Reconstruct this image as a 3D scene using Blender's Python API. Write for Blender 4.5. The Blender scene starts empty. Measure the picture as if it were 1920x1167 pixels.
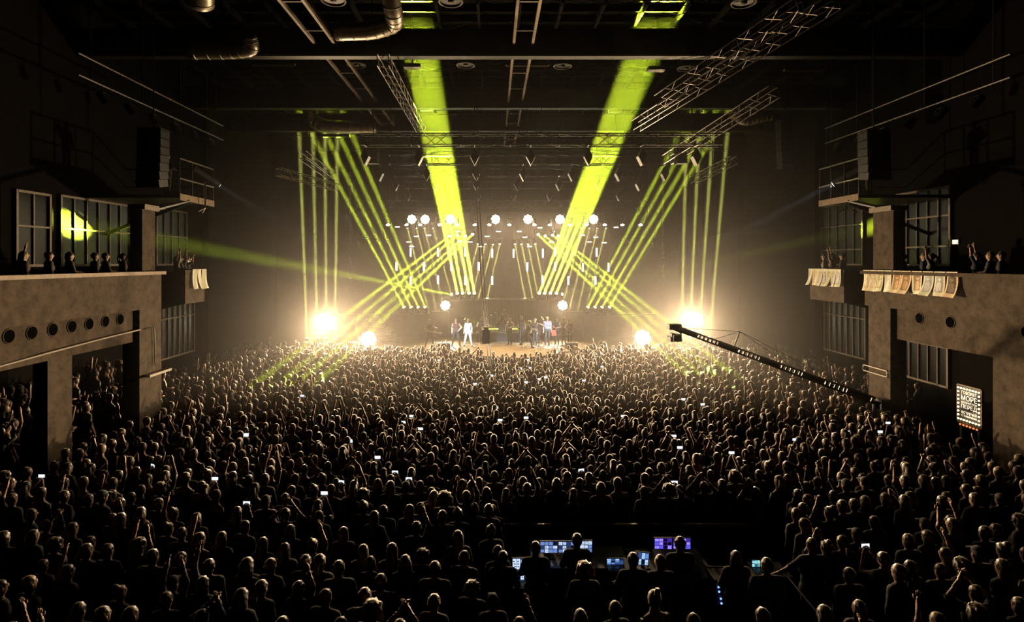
import bpy, bmesh, math, random
import numpy as np
from mathutils import Vector, Matrix, Quaternion

# ------------------------------------------------------------------ camera, world, exposure
random.seed(7)
rng = np.random.default_rng(11)
scene = bpy.context.scene
col = scene.collection
CX, CZ, F = -0.95, 6.5, 1050.0          # camera stands on the rear balcony, a little left of the hall's axis
VX, VY = 925.0, 492.0                   # vanishing point of the hall in the 1920 x 1167 frame
cam_d = bpy.data.cameras.new('camera'); cam = bpy.data.objects.new('camera', cam_d); col.objects.link(cam)
cam.location = (CX, 0, CZ); cam.rotation_euler = (math.pi/2, 0, 0)
cam_d.sensor_width = 36.0; cam_d.lens = F/1920*36
cam_d.shift_x = (960-VX)/1920; cam_d.shift_y = -(583.5-VY)/1920
cam_d.clip_end = 200
scene.camera = cam
world = bpy.data.worlds.new('world'); scene.world = world; world.use_nodes = True
world.node_tree.nodes['Background'].inputs[0].default_value = (0.0, 0.0, 0.0, 1)
world.node_tree.nodes['Background'].inputs[1].default_value = 0.0
vs = scene.view_settings
vs.view_transform = 'Standard'; vs.look = 'None'; vs.gamma = 1.0; vs.use_curve_mapping = False
vs.exposure = 0.0
cy = scene.cycles
cy.max_bounces = 4; cy.diffuse_bounces = 0; cy.glossy_bounces = 2; cy.transmission_bounces = 2
cy.volume_bounces = 0; cy.transparent_max_bounces = 8
cy.use_light_tree = True; cy.sample_clamp_indirect = 4.0; cy.sample_clamp_direct = 0.0
cy.caustics_reflective = False; cy.caustics_refractive = False

WARM = (1.0, 0.70, 0.40)
LIME = (0.62, 0.80, 0.035)
PALE = (0.82, 0.84, 0.17)
COOL = (0.70, 0.85, 1.0)

def P(x, y, Y):
    """point seen at pixel (x, y) that stands Y metres down the hall"""
    return Vector(((x-VX)*Y/F + CX, Y, CZ - (y-VY)*Y/F))
def PZ(x, y, Z):
    """point seen at pixel (x, y) that stands at height Z"""
    return P(x, y, (CZ-Z)*F/(y-VY))

# ------------------------------------------------------------------ helpers
MATS = {}
def mat(name, c=(.5, .5, .5), rough=.7, metal=0., emit=None, estr=0., var=0., scale=6., bump=0., sample=True, spec=.5, detail=4.):
    if name in MATS: return MATS[name]
    m = bpy.data.materials.new(name); m.use_nodes = True; MATS[name] = m
    nt = m.node_tree; b = nt.nodes['Principled BSDF']
    b.inputs['Base Color'].default_value = (*c, 1); b.inputs['Roughness'].default_value = rough
    b.inputs['Metallic'].default_value = metal; b.inputs['Specular IOR Level'].default_value = spec
    if emit:
        b.inputs['Emission Color'].default_value = (*emit, 1); b.inputs['Emission Strength'].default_value = estr
        if not sample: m.cycles.emission_sampling = 'NONE'
    if var or bump:
        tc = nt.nodes.new('ShaderNodeTexCoord'); n = nt.nodes.new('ShaderNodeTexNoise')
        n.inputs['Scale'].default_value = scale; n.inputs['Detail'].default_value = detail; n.inputs['Roughness'].default_value = .65
        nt.links.new(tc.outputs['Object'], n.inputs['Vector'])
        if var:
            r = nt.nodes.new('ShaderNodeValToRGB'); nt.links.new(n.outputs['Fac'], r.inputs[0])
            r.color_ramp.elements[0].position = .3; r.color_ramp.elements[1].position = .72
            r.color_ramp.elements[0].color = (*[max(0, v*(1-var)) for v in c], 1)
            r.color_ramp.elements[1].color = (*[min(1, v*(1+var)) for v in c], 1)
            nt.links.new(r.outputs[0], b.inputs['Base Color'])
        if bump:
            bp = nt.nodes.new('ShaderNodeBump'); bp.inputs['Strength'].default_value = bump; bp.inputs['Distance'].default_value = .03
            nt.links.new(n.outputs['Fac'], bp.inputs['Height']); nt.links.new(bp.outputs[0], b.inputs['Normal'])
    return m

def tag(o, label=None, cat=None, group=None, kind=None):
    if label: o['label'] = label
    if cat: o['category'] = cat
    if group: o['group'] = group
    if kind: o['kind'] = kind
    return o
def empty(name, loc=(0, 0, 0), rz=0., label=None, cat=None, group=None, kind=None):
    o = bpy.data.objects.new(name, None); col.objects.link(o)
    o.empty_display_size = .2; o.location = loc; o.rotation_euler = (0, 0, rz)
    return tag(o, label, cat, group, kind)
def link(name, me, parent=None, loc=None, rot=None):
    o = bpy.data.objects.new(name, me); col.objects.link(o)
    if parent: o.parent = parent
    if loc is not None: o.location = loc
    if rot is not None: o.rotation_euler = rot
    return o
def basis(d, up=Vector((0, 0, 1))):
    d = Vector(d).normalized()
    s = d.cross(up)
    if s.length < 1e-4: s = Vector((1, 0, 0))
    s.normalize(); u = s.cross(d)
    return s, d, u
class MB:
    def __init__(self): self.v = []; self.f = []; self.m = []; self.cur = 0
    def add(self, vs_, fs):
        o = len(self.v); self.v += [tuple(p) for p in vs_]
        self.f += [tuple(i+o for i in f) for f in fs]; self.m += [self.cur]*len(fs); return self
    def box(self, c, s, rz=0., M=None):
        x, y, z = [k/2 for k in s]; c = Vector(c)
        pts = [Vector((a*x, b*y, d*z)) for d in (-1, 1) for b in (-1, 1) for a in (-1, 1)]
        if M is not None: pts = [M @ p for p in pts]
        elif rz: R = Matrix.Rotation(rz, 3, 'Z'); pts = [R @ p for p in pts]
        return self.add([p+c for p in pts], [(0, 2, 3, 1), (4, 5, 7, 6), (0, 1, 5, 4), (2, 6, 7, 3), (1, 3, 7, 5), (0, 4, 6, 2)])
    def bb(self, a, b):
        a, b = Vector(a), Vector(b)
        return self.box((a+b)/2, [abs(k) for k in (b-a)])
    def cyl(self, a, b, r0, r1=None, n=10, caps=True):
        a, b = Vector(a), Vector(b); r1 = r0 if r1 is None else r1
        s, d, u = basis(b-a)
        vs_ = []
        for p, r in ((a, r0), (b, r1)):
            for i in range(n):
                t = 2*math.pi*i/n; vs_.append(p + s*(r*math.cos(t)) + u*(r*math.sin(t)))
        fs = [(i, (i+1) % n, n+(i+1) % n, n+i) for i in range(n)]
        if caps: fs += [tuple(range(n-1, -1, -1)), tuple(range(n, 2*n))]
        return self.add(vs_, fs)
    def tube(self, pts, r, n=6):
        pts = [Vector(p) for p in pts]; k = len(pts); vs_ = []
        for i, p in enumerate(pts):
            d = pts[min(i+1, k-1)] - pts[max(i-1, 0)]
            s, d, u = basis(d); rr = r[i] if isinstance(r, (list, tuple)) else r
            for j in range(n):
                t = 2*math.pi*j/n; vs_.append(p + s*(rr*math.cos(t)) + u*(rr*math.sin(t)))
        fs = [(i*n+j, i*n+(j+1) % n, (i+1)*n+(j+1) % n, (i+1)*n+j) for i in range(k-1) for j in range(n)]
        fs += [tuple(range(n-1, -1, -1)), tuple(range((k-1)*n, k*n))]
        return self.add(vs_, fs)
    def ell(self, c, r, n=10, m=6, R=None):
        c = Vector(c); vs_ = [(0, 0, -1)]
        for i in range(1, m):
            t = math.pi*i/m
            for j in range(n): vs_.append((math.sin(t)*math.cos(2*math.pi*j/n), math.sin(t)*math.sin(2*math.pi*j/n), -math.cos(t)))
        vs_.append((0, 0, 1)); fs = [(0, 1+(j+1) % n, 1+j) for j in range(n)]
        for i in range(m-2):
            for j in range(n): fs.append((1+i*n+j, 1+i*n+(j+1) % n, 1+(i+1)*n+(j+1) % n, 1+(i+1)*n+j))
        L = len(vs_)-1; fs += [(L, 1+(m-2)*n+j, 1+(m-2)*n+(j+1) % n) for j in range(n)]
        pts = [Vector((p[0]*r[0], p[1]*r[1], p[2]*r[2])) for p in vs_]
        if R is not None: pts = [R @ p for p in pts]
        return self.add([p+c for p in pts], fs)
    def prism(self, poly, d):
        """poly: list of 3D points, d: extrusion vector"""
        n = len(poly); a = [Vector(p) for p in poly]; d = Vector(d)
        return self.add(a+[p+d for p in a], [tuple(range(n-1, -1, -1)), tuple(range(n, 2*n))]+[(i, (i+1) % n, n+(i+1) % n, n+i) for i in range(n)])
    def torus(self, c, ax, R, r, n=20, m=6, a0=0., a1=2*math.pi):
        s, d, u = basis(ax); c = Vector(c); full = abs(a1-a0-2*math.pi) < 1e-5; k = n if full else n+1; vs_ = []
        for i in range(k):
            t = a0+(a1-a0)*i/n; e = s*math.cos(t)+u*math.sin(t)
            for j in range(m):
                q = 2*math.pi*j/m; vs_.append(c+e*(R+r*math.cos(q))+d*(r*math.sin(q)))
        return self.add(vs_, [(i*m+j, ((i+1) % k)*m+j, ((i+1) % k)*m+(j+1) % m, i*m+(j+1) % m) for i in range(n) for j in range(m)])
    def mesh(self, name, *mats, smooth=False):
        me = bpy.data.meshes.new(name); me.from_pydata(self.v, [], self.f)
        for m in mats: me.materials.append(m)
        if len(mats) > 1: me.polygons.foreach_set('material_index', self.m)
        bm = bmesh.new(); bm.from_mesh(me); bmesh.ops.recalc_face_normals(bm, faces=bm.faces); bm.to_mesh(me); bm.free()
        if smooth: me.shade_smooth()
        me.update(); return me
    def build(self, name, *mats, parent=None, loc=None, smooth=False):
        return link(name, self.mesh(name, *mats, smooth=smooth), parent, loc)

# ------------------------------------------------------------------ materials
M_con = mat('concrete', (.085, .064, .045), .9, var=.5, scale=3.2, bump=.4, spec=.2, detail=9.)
M_plas = mat('plaster_wall', (.0055, .0044, .0034), .95, var=.25, scale=1.2, bump=.15, spec=.08)
M_blk = mat('black_paint', (.012, .012, .012), .55, var=.3, scale=8)
M_blkm = mat('black_metal', (.02, .019, .018), .38, .6, var=.3, scale=12)
M_alu = mat('dull_aluminium', (.22, .20, .18), .36, .9, var=.15, scale=10)
M_steel = mat('galvanised_duct', (.45, .41, .33), .4, .8, var=.25, scale=5)
M_beam = mat('dark_steel_beam', (.012, .010, .008), .5, .2, var=.3, scale=5)
M_deck = mat('roof_deck', (.004, .0037, .0034), .9, var=.4, scale=3, spec=.1)
M_floor = mat('hall_floor', (.02, .018, .016), .5, var=.4, scale=1.5)
M_stage = mat('stage_deck', (.21, .155, .085), .35, var=.25, scale=3)
M_drape = mat('dark_drape', (.02, .017, .015), .95, var=.3, scale=4)
M_glass = mat('window_glass', (.005, .0045, .004), .3, var=.2, scale=2, spec=.15)
M_mull = mat('painted_mullion', (.24, .20, .15), .7, var=.15, scale=6)
M_hole_shade = mat('painted_hole_shade', (.004, .004, .004), 1., spec=0., var=.1)  # shade of the round port holes, put into a near-black colour
M_pipe = mat('worn_pipe', (.03, .027, .024), .45, .7, var=.3)
M_ledge = mat('timber_ledge', (.26, .18, .11), .6, var=.3, scale=7)

# ------------------------------------------------------------------ haze in the air of the hall
def haze(name, a, b, dens, g, label):
    m = bpy.data.materials.new(name); m.use_nodes = True; nt = m.node_tree; nt.nodes.clear()
    o = nt.nodes.new('ShaderNodeOutputMaterial'); s = nt.nodes.new('ShaderNodeVolumeScatter')
    s.inputs['Color'].default_value = (1, .97, .92, 1); s.inputs['Density'].default_value = dens; s.inputs['Anisotropy'].default_value = g
    nt.links.new(s.outputs[0], o.inputs['Volume'])
    ob = MB().bb(a, b).build(name, m); return tag(ob, label, 'haze', kind='stuff')
haze('stage_haze', (-15.6, 17.0, .05), (15.6, 45.4, 15.5), 0.0018, .64, 'thin smoke haze hanging in the air above the stage and the front crowd')

# ------------------------------------------------------------------ hall shell
WX = 16.0                                # side walls
FX = 12.45                               # face of the balconies and pillars
def struct(name, mb, m, parent=None):
    o = mb.build(name, m, parent=parent)
    if parent is None: o['kind'] = 'structure'
    return o
TN = [0]
struct('floor', MB().bb((-WX-.3, -4, -.2), (WX+.3, 46, 0)), M_floor)
ceil = struct('ceiling', MB().bb((-WX-.3, -4, 16), (WX+.3, 46, 16.3)), M_deck)
wl = struct('wall_left', MB().bb((-WX-.3, -4, 0), (-WX, 46, 16)), M_plas)
wr = struct('wall_right', MB().bb((WX, -4, 0), (WX+.3, 46, 16)), M_plas)
wb = struct('wall_back', MB().bb((-WX, 45.5, 0), (WX, 46, 16)), M_drape)
struct('wall_rear', MB().bb((-WX, -4.3, 0), (WX, -4, 16)), M_plas)
for w, s in ((wl, -1), (wr, 1)):
    for y in (29.4, 38.5):
        TN[0] += 1; struct('trim_%d' % TN[0], MB().bb((s*(WX-.35), y-.5, 0), (s*WX, y+.5, 15.4)), M_plas)
    TN[0] += 1; struct('trim_%d' % TN[0], MB().bb((s*(WX-.18), 30, 8.6), (s*WX, 44, 8.72)), M_plas)

# roof beams, purlins, deck ribs: pieces of the ceiling
def ibeam(y, z0, z1, x0, x1):
    mb = MB(); w = .34
    mb.bb((x0, y-w/2, z0), (x1, y+w/2, z0+.05)); mb.bb((x0, y-w/2, z1-.05), (x1, y+w/2, z1)); mb.bb((x0, y-.02, z0), (x1, y+.02, z1))
    for x in np.arange(x0+1, x1, 3.0): mb.bb((x-.015, y-w/2, z0), (x+.015, y+w/2, z1))
    TN[0] += 1; return struct('trim_%d' % TN[0], mb, M_beam)
for y, z in ((20.4, 13.95), (27.2, 13.95), (31.9, 13.95), (37.5, 13.95), (13.2, 13.95)): ibeam(y, z, z+1.0, -WX, WX)
for x in np.arange(-15, 15.1, 1.5):
    TN[0] += 1; struct('trim_%d' % TN[0], MB().bb((x-.05, 8, 15.6), (x+.05, 45, 15.8)), M_deck)
for y in np.arange(17.2, 40, .9):
    TN[0] += 1; struct('trim_%d' % TN[0], MB().bb((-WX, y-.03, 15.8), (WX, y+.03, 16.0)), M_deck)
# ------------------------------------------------------------------ lamps
def lens_mat(name, c, s): return mat(name, (.02, .02, .02), .3, emit=c, estr=s, sample=False)
LENS = {'lime': lens_mat('lime_lens', (.85, 1, .2), 26), 'pale': lens_mat('pale_lens', (1, .95, .5), 26),
        'warm': lens_mat('warm_lens', (1, .86, .66), 45), 'cool': lens_mat('cool_lens', (.8, .9, 1), 10)}
COLS = {'lime': LIME, 'pale': PALE, 'warm': WARM, 'cool': COOL}
# one moving head, built once: base on the ground at z 0, head swings at z .34
MH_base = MB().bb((-.15, -.13, 0), (.15, .13, .11)).bb((-.12, -.1, .11), (.12, .1, .13)).mesh('base', M_blk)
MH_yoke = MB().bb((-.175, -.05, .12), (-.145, .05, .42)).bb((.145, -.05, .12), (.175, .05, .42)).bb((-.175, -.05, .12), (.175, .05, .15)).mesh('yoke', M_blk)
MH_head = MB().cyl((0, 0, .16), (0, 0, .05), .09, .13, 14).cyl((0, 0, .05), (0, 0, -.2), .13, .11, 14).cyl((0, 0, -.2), (0, 0, -.23), .12, .12, 14).mesh('head', M_blk, smooth=False)
MH_clamp = MB().cyl((0, 0, .33), (0, 0, .46), .03, n=6).mesh('clamp', M_blkm)
MH_lens = {k: MB().cyl((0, 0, -.232), (0, 0, -.24), .095, .095, 14).mesh('lens', LENS[k]) for k in LENS}
def spot(name, parent, loc, rot, c, power, deg, blend=.25, radius=.02):
    l = bpy.data.lights.new(name, 'SPOT'); l.color = c; l.energy = power; l.spot_size = math.radians(deg); l.spot_blend = blend
    l.shadow_soft_size = radius
    o = bpy.data.objects.new(name, l); col.objects.link(o); o.parent = parent; o.location = loc; o.rotation_euler = rot
    return o
def beam(name, parent, loc, rot, c, power, deg, size):
    """collimated beam leaving a round front lens"""
    th = math.radians(deg); l = bpy.data.lights.new(name, 'AREA'); l.shape = 'DISK'; l.size = size; l.color = c; l.spread = th*1.25; l.energy = power*th*th/16
    o = bpy.data.objects.new(name, l); col.objects.link(o); o.parent = parent; o.location = loc; o.rotation_euler = rot
    return o
def moving_head(pos, target, kind, power, deg, label, group=None, hang=False, name='moving_head_light', scale=1.0, blend=.7):
    """pos: centre of the swinging head; hang: base above it"""
    r = empty(name, pos, 0, label, 'stage light', group)
    r.scale = (scale,)*3
    d = (Vector(target)-Vector(pos)).normalized()
    q = (-d).to_track_quat('Z', 'Y').to_euler()
    yaw = math.atan2(d.y, d.x)+math.pi/2
    off = Vector((0, 0, .34)) if hang else Vector((0, 0, -.34))
    flip = (math.pi, 0, 0) if hang else (0, 0, 0)
    link('base', MH_base, r, off, flip)
    if hang: link('clamp', MH_clamp, r)
    link('yoke', MH_yoke, r, off, (flip[0], 0, yaw))
    h = link('head', MH_head, r, (0, 0, 0), q)
    link('lens', MH_lens[kind], h)
    if power: beam('lamp', r, d*.25, q, COLS[kind], power, deg, .17)
    return r

# beams: (pixel and depth of the head, pixel and depth aimed at)
def row(srcs, Ys, dsts, Yd, kind, power, deg, label, group, hang=False, **k):
    n = len(srcs)
    words = ['outermost', 'second', 'third', 'innermost'] if n == 4 else ['outermost', 'middle', 'innermost']
    for i, (s, d) in enumerate(zip(srcs, dsts)):
        moving_head(P(*s, Ys), P(*d, Yd), kind, power, deg, label % words[i], group, hang, **k)
BP = 600.0
row([(858, 553), (868, 553), (880, 553), (890, 553)], 40, [(748, 5), (762, 5), (776, 5), (790, 5)], 20.3, 'lime', 46000*BP, 1.55,
    '%s of four lamps on the central set wall throwing the left green beam', 'lamps of the left green beam')
row([(1042, 553), (1031, 553), (1020, 553), (1010, 553)], 40, [(1268, 5), (1252, 5), (1236, 5), (1222, 5)], 20.3, 'lime', 46000*BP, 1.55,
    '%s of four lamps on the central set wall throwing the right green beam', 'lamps of the right green beam')
row([(760, 581), (773, 581), (786, 581), (799, 581)], 40, [(578, 240), (605, 240), (630, 240), (655, 240)], 33, 'lime', 60000*BP, 1.3,
    '%s of four upward lamps on the left set wall', 'upward lamps on the left set wall')
row([(1140, 581), (1126, 581), (1113, 581), (1100, 581)], 40, [(1352, 230), (1330, 230), (1308, 230), (1286, 230)], 33, 'lime', 60000*BP, 1.3,
    '%s of four upward lamps on the right set wall', 'upward lamps on the right set wall')
row([(845, 441), (860, 439), (875, 441), (888, 438)], 41, [(498, 705), (530, 715), (562, 715), (600, 712)], 23.5, 'lime', 32000*BP, .9,
    '%s of four hanging lamps sending green beams onto the crowd at left', 'hanging lamps aimed at the left crowd', True)
row([(1044, 441), (1034, 439), (1020, 441), (1007, 438)], 41, [(1400, 722), (1368, 725), (1336, 722), (1300, 715)], 23.5, 'lime', 32000*BP, .9,
    '%s of four hanging lamps sending green beams onto the crowd at right', 'hanging lamps aimed at the right crowd', True)
row([(576, 641), (595, 641), (612, 641), (628, 641)], 36, [(560, 222), (586, 222), (609, 222), (633, 222)], 36, 'pale', 120000*BP, 1.0,
    '%s of four floor lamps beside the stage at left shining straight up', 'floor lamps left of the stage')
row([(1330, 639), (1310, 639), (1293, 639), (1277, 639)], 36, [(1366, 222), (1338, 222), (1312, 222), (1288, 222)], 36, 'pale', 120000*BP, 1.0,
    '%s of four floor lamps beside the stage at right shining straight up', 'floor lamps right of the stage')
row([(763, 424), (780, 424), (795, 424), (811, 424)], 40.5, [(803, 580), (818, 580), (833, 580), (852, 575)], 41.5, 'pale', 110000*BP, 1.0,
    '%s of four small lamps under the rear truss at left aimed down', 'small downward lamps at left', True, scale=.7)
row([(1137, 424), (1121, 424), (1106, 424), (1092, 424)], 40.5, [(1098, 586), (1082, 586), (1066, 586), (1052, 586)], 41.5, 'pale', 110000*BP, 1.0,
    '%s of four small lamps under the rear truss at right aimed down', 'small downward lamps at right', True, scale=.7)
row([(897, 454), (911, 454), (925, 455), (938, 454)], 42, [(862, 590), (876, 590), (889, 590), (906, 590)], 41, 'pale', 90000*BP, 1.0,
    '%s of four small lamps above the drummer, left half, aimed down', 'small lamps above the drummer at left', True, scale=.7)
row([(1003, 454), (989, 454), (977, 454), (965, 454)], 42, [(1030, 590), (1016, 590), (1005, 590), (990, 590)], 41, 'pale', 90000*BP, 1.0,
    '%s of four small lamps above the drummer, right half, aimed down', 'small lamps above the drummer at right', True, scale=.7)
row([(668, 450), (689, 452), (709, 453), (729, 454)], 41, [(772, 598), (786, 598), (798, 598), (806, 598)], 44.8, 'lime', 5500*BP, 2.0,
    '%s of four lamps on the high left side bar', 'lamps on the high left side bar', True)
row([(1228, 452), (1204, 454), (1179, 456), (1155, 456)], 41, [(1128, 598), (1114, 598), (1102, 598), (1094, 598)], 44.8, 'lime', 5500*BP, 2.0,
    '%s of four lamps on the high right side bar', 'lamps on the high right side bar', True)
row([(868, 597), (872, 612), (876, 626)], 39, [(1010, 640), (1005, 622), (1000, 612)], 39.4, 'lime', 5200*BP, 2.4,
    '%s of three lamps low on the riser left of the drummer', 'low lamps left of the drummer', scale=.6)
row([(1022, 597), (1018, 612), (1012, 626)], 39, [(880, 640), (886, 622), (890, 612)], 39.4, 'lime', 5200*BP, 2.4,
    '%s of three lamps low on the riser right of the drummer', 'low lamps right of the drummer', scale=.6)
moving_head(P(850, 553, 40.05), P(130, 420, 19.9), 'lime', 5500*BP, 2.0, 'single lamp beside the left blinder throwing a green beam to the far left windows')
moving_head(P(1050, 553, 40.05), P(1640, 425, 25), 'lime', 1600*BP, 2.0, 'single lamp beside the right blinder throwing a green beam to the far right wall')

# blinders: white lamp panels facing the hall
BL_case = MB().cyl((0, 0, 0), (0, .16, 0), .43, .38, 24).mesh('case', M_blk)
BL_brk = MB().bb((-.46, .04, -.5), (-.43, .1, .2)).bb((.43, .04, -.5), (.46, .1, .2)).bb((-.46, .04, -.54), (.46, .1, -.5)).mesh('bracket', M_blkm)
BL_cell = MB().cyl((0, -.02, 0), (0, .01, 0), .12, .12, 16).mesh('bulb', LENS['warm'])
WP = 1.7
def blinder(pos, power, label, group, s=1., target=(0, 16, .3), cone=98, hang=False):
    d = Vector(target)-pos
    r = empty('blinder_light', pos, math.atan2(d.y, d.x)+math.pi/2, label, 'stage light', group); r.scale = (s,)*3
    link('case', BL_case, r); link('bracket', BL_brk, r, rot=(0, math.pi, 0) if hang else None)
    if hang: MB().cyl((0, .02, .5), (0, .02, .62), .05, n=6).build('clamp', M_blkm, parent=r)
    link('bulb', BL_cell, r, (0, -.01, 0))
    for i in range(8): link('bulb', BL_cell, r, (.29*math.cos(i*math.pi/4), -.01, .29*math.sin(i*math.pi/4)))
    pitch = math.atan2(-d.z, math.hypot(d.x, d.y))
    spot('lamp', r, (0, -.12, 0), (-math.pi/2+pitch, 0, 0), WARM, power*WP, cone, 1.0, .3)
    return r
for x, y, Y, pw, s, t in ((602, 603, 36.5, 22000, 1.2, 'on a stand at the far left of the stage'), (690, 637, 34.6, 5200, 1.2, 'at the left front corner of the stage'),
                    (835, 573, 39.5, 2600, .8, 'on the set wall above the singer'), (1055, 573, 39.5, 2600, .8, 'on the set wall above the dancers'),
                    (1205, 634, 34.6, 5200, 1.2, 'at the right front corner of the stage'), (1303, 600, 36.5, 22000, 1.2, 'behind the crane camera at far right')):
    blinder(P(x, y, Y), pw, 'glaring white blinder panel '+t, 'floor blinders', s)
for i, (x, y, pw) in enumerate(((772, 413, 2200), (797, 411, 2200), (844, 411, 3600), (929, 414, 2900), (990, 410, 4000), (1050, 409, 4000), (1113, 411, 3600))):
    w = ('first', 'second', 'third', 'fourth', 'fifth', 'sixth', 'last')[i]
    blinder(P(x, 411.5, 39.0), pw, '%s from the left of the glaring white lamps under the rear truss' % w, 'white lamps under the rear truss', .75, (0, 26, 0), 84, True)
# follow spots on the steel platforms
FS_body = MB().cyl((0, 0, .55), (0, 0, -.35), .16, .16, 14).cyl((0, 0, -.35), (0, 0, -.6), .16, .13, 14).mesh('head', M_blk)
def followspot(pos, target, power, label):
    r = empty('follow_spot', pos, 0, label, 'spotlight'); d = (Vector(target)-Vector(pos)).normalized(); q = (-d).to_track_quat('Z', 'Y').to_euler()
    h = link('head', FS_body, r, (0, 0, 0), q); MB().cyl((0, 0, -.602), (0, 0, -.61), .11, .11, 14).build('lens', LENS['cool'], parent=h)
    MB().cyl((0, 0, -.1), (0, 0, -1.2), .03, .03, 8).cyl((0, 0, -1.2), (.35, .1, -1.38), .02).cyl((0, 0, -1.2), (-.25, .25, -1.38), .02).cyl((0, 0, -1.2), (-.1, -.35, -1.38), .02).build('stand', M_blkm, parent=r)
    beam('lamp', r, d*.63, q, COOL, power, 7., .2)
followspot(P(385, 332, 21.9), P(860, 622, 34.7), 38000, 'follow spot with a cold white beam on the left steel platform')
followspot(P(1592, 330, 21.6), P(1030, 622, 34.8), 80000, 'follow spot with a bright bluish beam on the right steel platform')
# ------------------------------------------------------------------ windows (pieces of the setting), balconies, platforms
WN = [0]
def window(side, y0, y1, z0, z1, cols, zs):
    """steel-framed window on a side wall; zs: heights of the horizontal bars"""
    WN[0] += 1; s = side; x = s*(WX-.02); fx = s*(WX-.09)
    r = empty('window_%d' % WN[0], (x, (y0+y1)/2, z0), kind='structure')
    L = lambda a, b: MB().bb(Vector(a)-Vector((x, (y0+y1)/2, z0)), Vector(b)-Vector((x, (y0+y1)/2, z0)))
    ys = np.linspace(y0, y1, cols+1); hz = [z0]+list(zs)+[z1]
    for i in range(cols):
        for j in range(len(hz)-1):
            L((x, ys[i]+.02, hz[j]+.02), (s*(WX-.035), ys[i+1]-.02, hz[j+1]-.02)).build('pane', M_glass, parent=r)
    for y in ys[1:-1]: L((x, y-.022, z0), (fx, y+.022, z1)).build('mullion', M_mull, parent=r)
    for z in zs: L((x, y0, z-.03), (s*(WX-.1), y1, z+.03)).build('transom', M_mull, parent=r)
    f = L((x, y0-.05, z0-.05), (s*(WX-.11), y0+.03, z1+.05))
    for a, b in (((x, y1-.03, z0-.05), (s*(WX-.11), y1+.05, z1+.05)), ((x, y0, z1-.03), (s*(WX-.11), y1, z1+.05)), ((x, y0, z0-.05), (s*(WX-.11), y1, z0+.03))):
        k = L(a, b); f.add(k.v, k.f)
    f.build('window_frame', M_mull, parent=r)
window(-1, 17.6, 18.9, 6.4, 8.75, 2, [7.66]); window(-1, 19.4, 23.1, 6.4, 8.8, 6, [7.68]); window(-1, 24.9, 27.3, 6.4, 8.9, 4, [7.7])
window(1, 20.7, 23.4, 6.4, 9.3, 5, [7.1, 8.25]); window(1, 25.6, 28.8, 6.4, 9.3, 5, [7.1, 8.25])
window(1, 25.4, 28.5, 2.1, 4.6, 7, [3.9]); window(1, 20.8, 23.2, 1.85, 3.85, 5, [3.3])
window(-1, 24.9, 28.0, 2.1, 4.6, 7, [3.9])

def balcony(s, y1, pil, ports, label):
    r = empty('side_balcony', (s*FX, 12, 4.93), label=label, cat='balcony')
    o = Vector(r.location)
    def part(name, a, b, m): return MB().bb(Vector((s*a[0], *a[1:]))-o, Vector((s*b[0], *b[1:]))-o).build(name, m, parent=r)
    part('parapet', (FX, 5, 4.95), (FX+.25, y1, 6.08), M_con)
    part('ledge', (FX-.1, 5, 6.08), (FX+.35, y1+.12, 6.19), M_ledge if s < 0 else M_con)
    part('floor_slab', (FX+.25, 5, 4.95), (WX, y1, 5.15), M_con)
    f = part('fascia_beam', (FX+.15, 5, 3.92), (FX+.45, y1-1.0, 4.95), M_con)
    part('end_wall', (FX+.25, y1-.2, 5.15), (WX, y1, 6.08), M_con)
    for i_, (a, b) in enumerate(pil): part('pillar', (FX if i_ == 0 else FX+.16, a, 0), (FX+.55, b, 4.95 if i_ == 0 else 3.92), M_con)
    for y in ports:
        p = Vector((s*(FX+.15), y, 4.72))-o
        rg = MB().torus(p, (1, 0, 0),   .17, .02, 20, 6).build('port_ring', M_con, parent=r, smooth=True)
        MB().cyl(p-Vector((s*.012, 0, 0)), p+Vector((s*.02, 0, 0)), .16, .16, 18).build('port_shade_disc', M_hole_shade, parent=rg)  # flat black disc painting the shade inside the port, no real hollow
    return r
bl = balcony(-1, 19.4, [(18.2, 19.4), (14.65, 15.5), (9.5, 10.4)], [11.45+.67*i for i in range(10)], 'concrete side balcony with timber ledge and round port holes at left')
br = balcony(1, 20.2, [(18.9, 20.0), (14.3, 15.2), (9.5, 10.4)], [14.2, 16.6, 17.8], 'concrete side balcony hung with printed cloths at right')
for s, a, b, b_ in ((-1, 18.5, 19.2, bl), (1, 18.9, 19.9, br)):
    o = Vector(b_.location)
    c = MB().bb(Vector((s*(FX+.1), a, 6.19))-o, Vector((s*(FX+.5), b, 8.25))-o).build('upper_column', M_con, parent=b_)
    MB().bb(Vector((s*(FX-.02), a-.05, 8.25))-o, Vector((s*(FX+.55), b+.05, 8.42))-o).build('column_cap', M_mull, parent=c)
# cord, conduit and clamp on the left pillar; rail on the right pillar
o = Vector(bl.location)
MB().tube([Vector(p)-o for p in ((-12.40, 18.4, 4.3), (-12.40, 18.85, 4.32), (-12.39, 18.9, 4.1), (-12.39, 18.92, 3.2), (-12.39, 18.95, 3.0))], .018).build('cord', M_blk, parent=bl)
tag(MB().bb((-12.45, 18.35, 2.72), (-12.2, 19.6, 2.80)).build('wall_rail', M_alu), 'short pale metal rail fixed across the left concrete pillar', 'rail')
rr = empty('bracket_rail', (12.4, 19.4, 2.6), label='double bar bracket rail on the right concrete pillar', cat='rail')
for z in (0, .2): MB().bb((-.06, -.5, z), (-.02, .75, z+.035)).build('bar', M_alu, parent=rr)
for y in (-.5, .72): MB().bb((-.06, y, 0), (-.02, y+.03, .235)).bb((-.06, y, .08), (.05, y+.03, .12)).build('bracket', M_alu, parent=rr)
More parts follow.
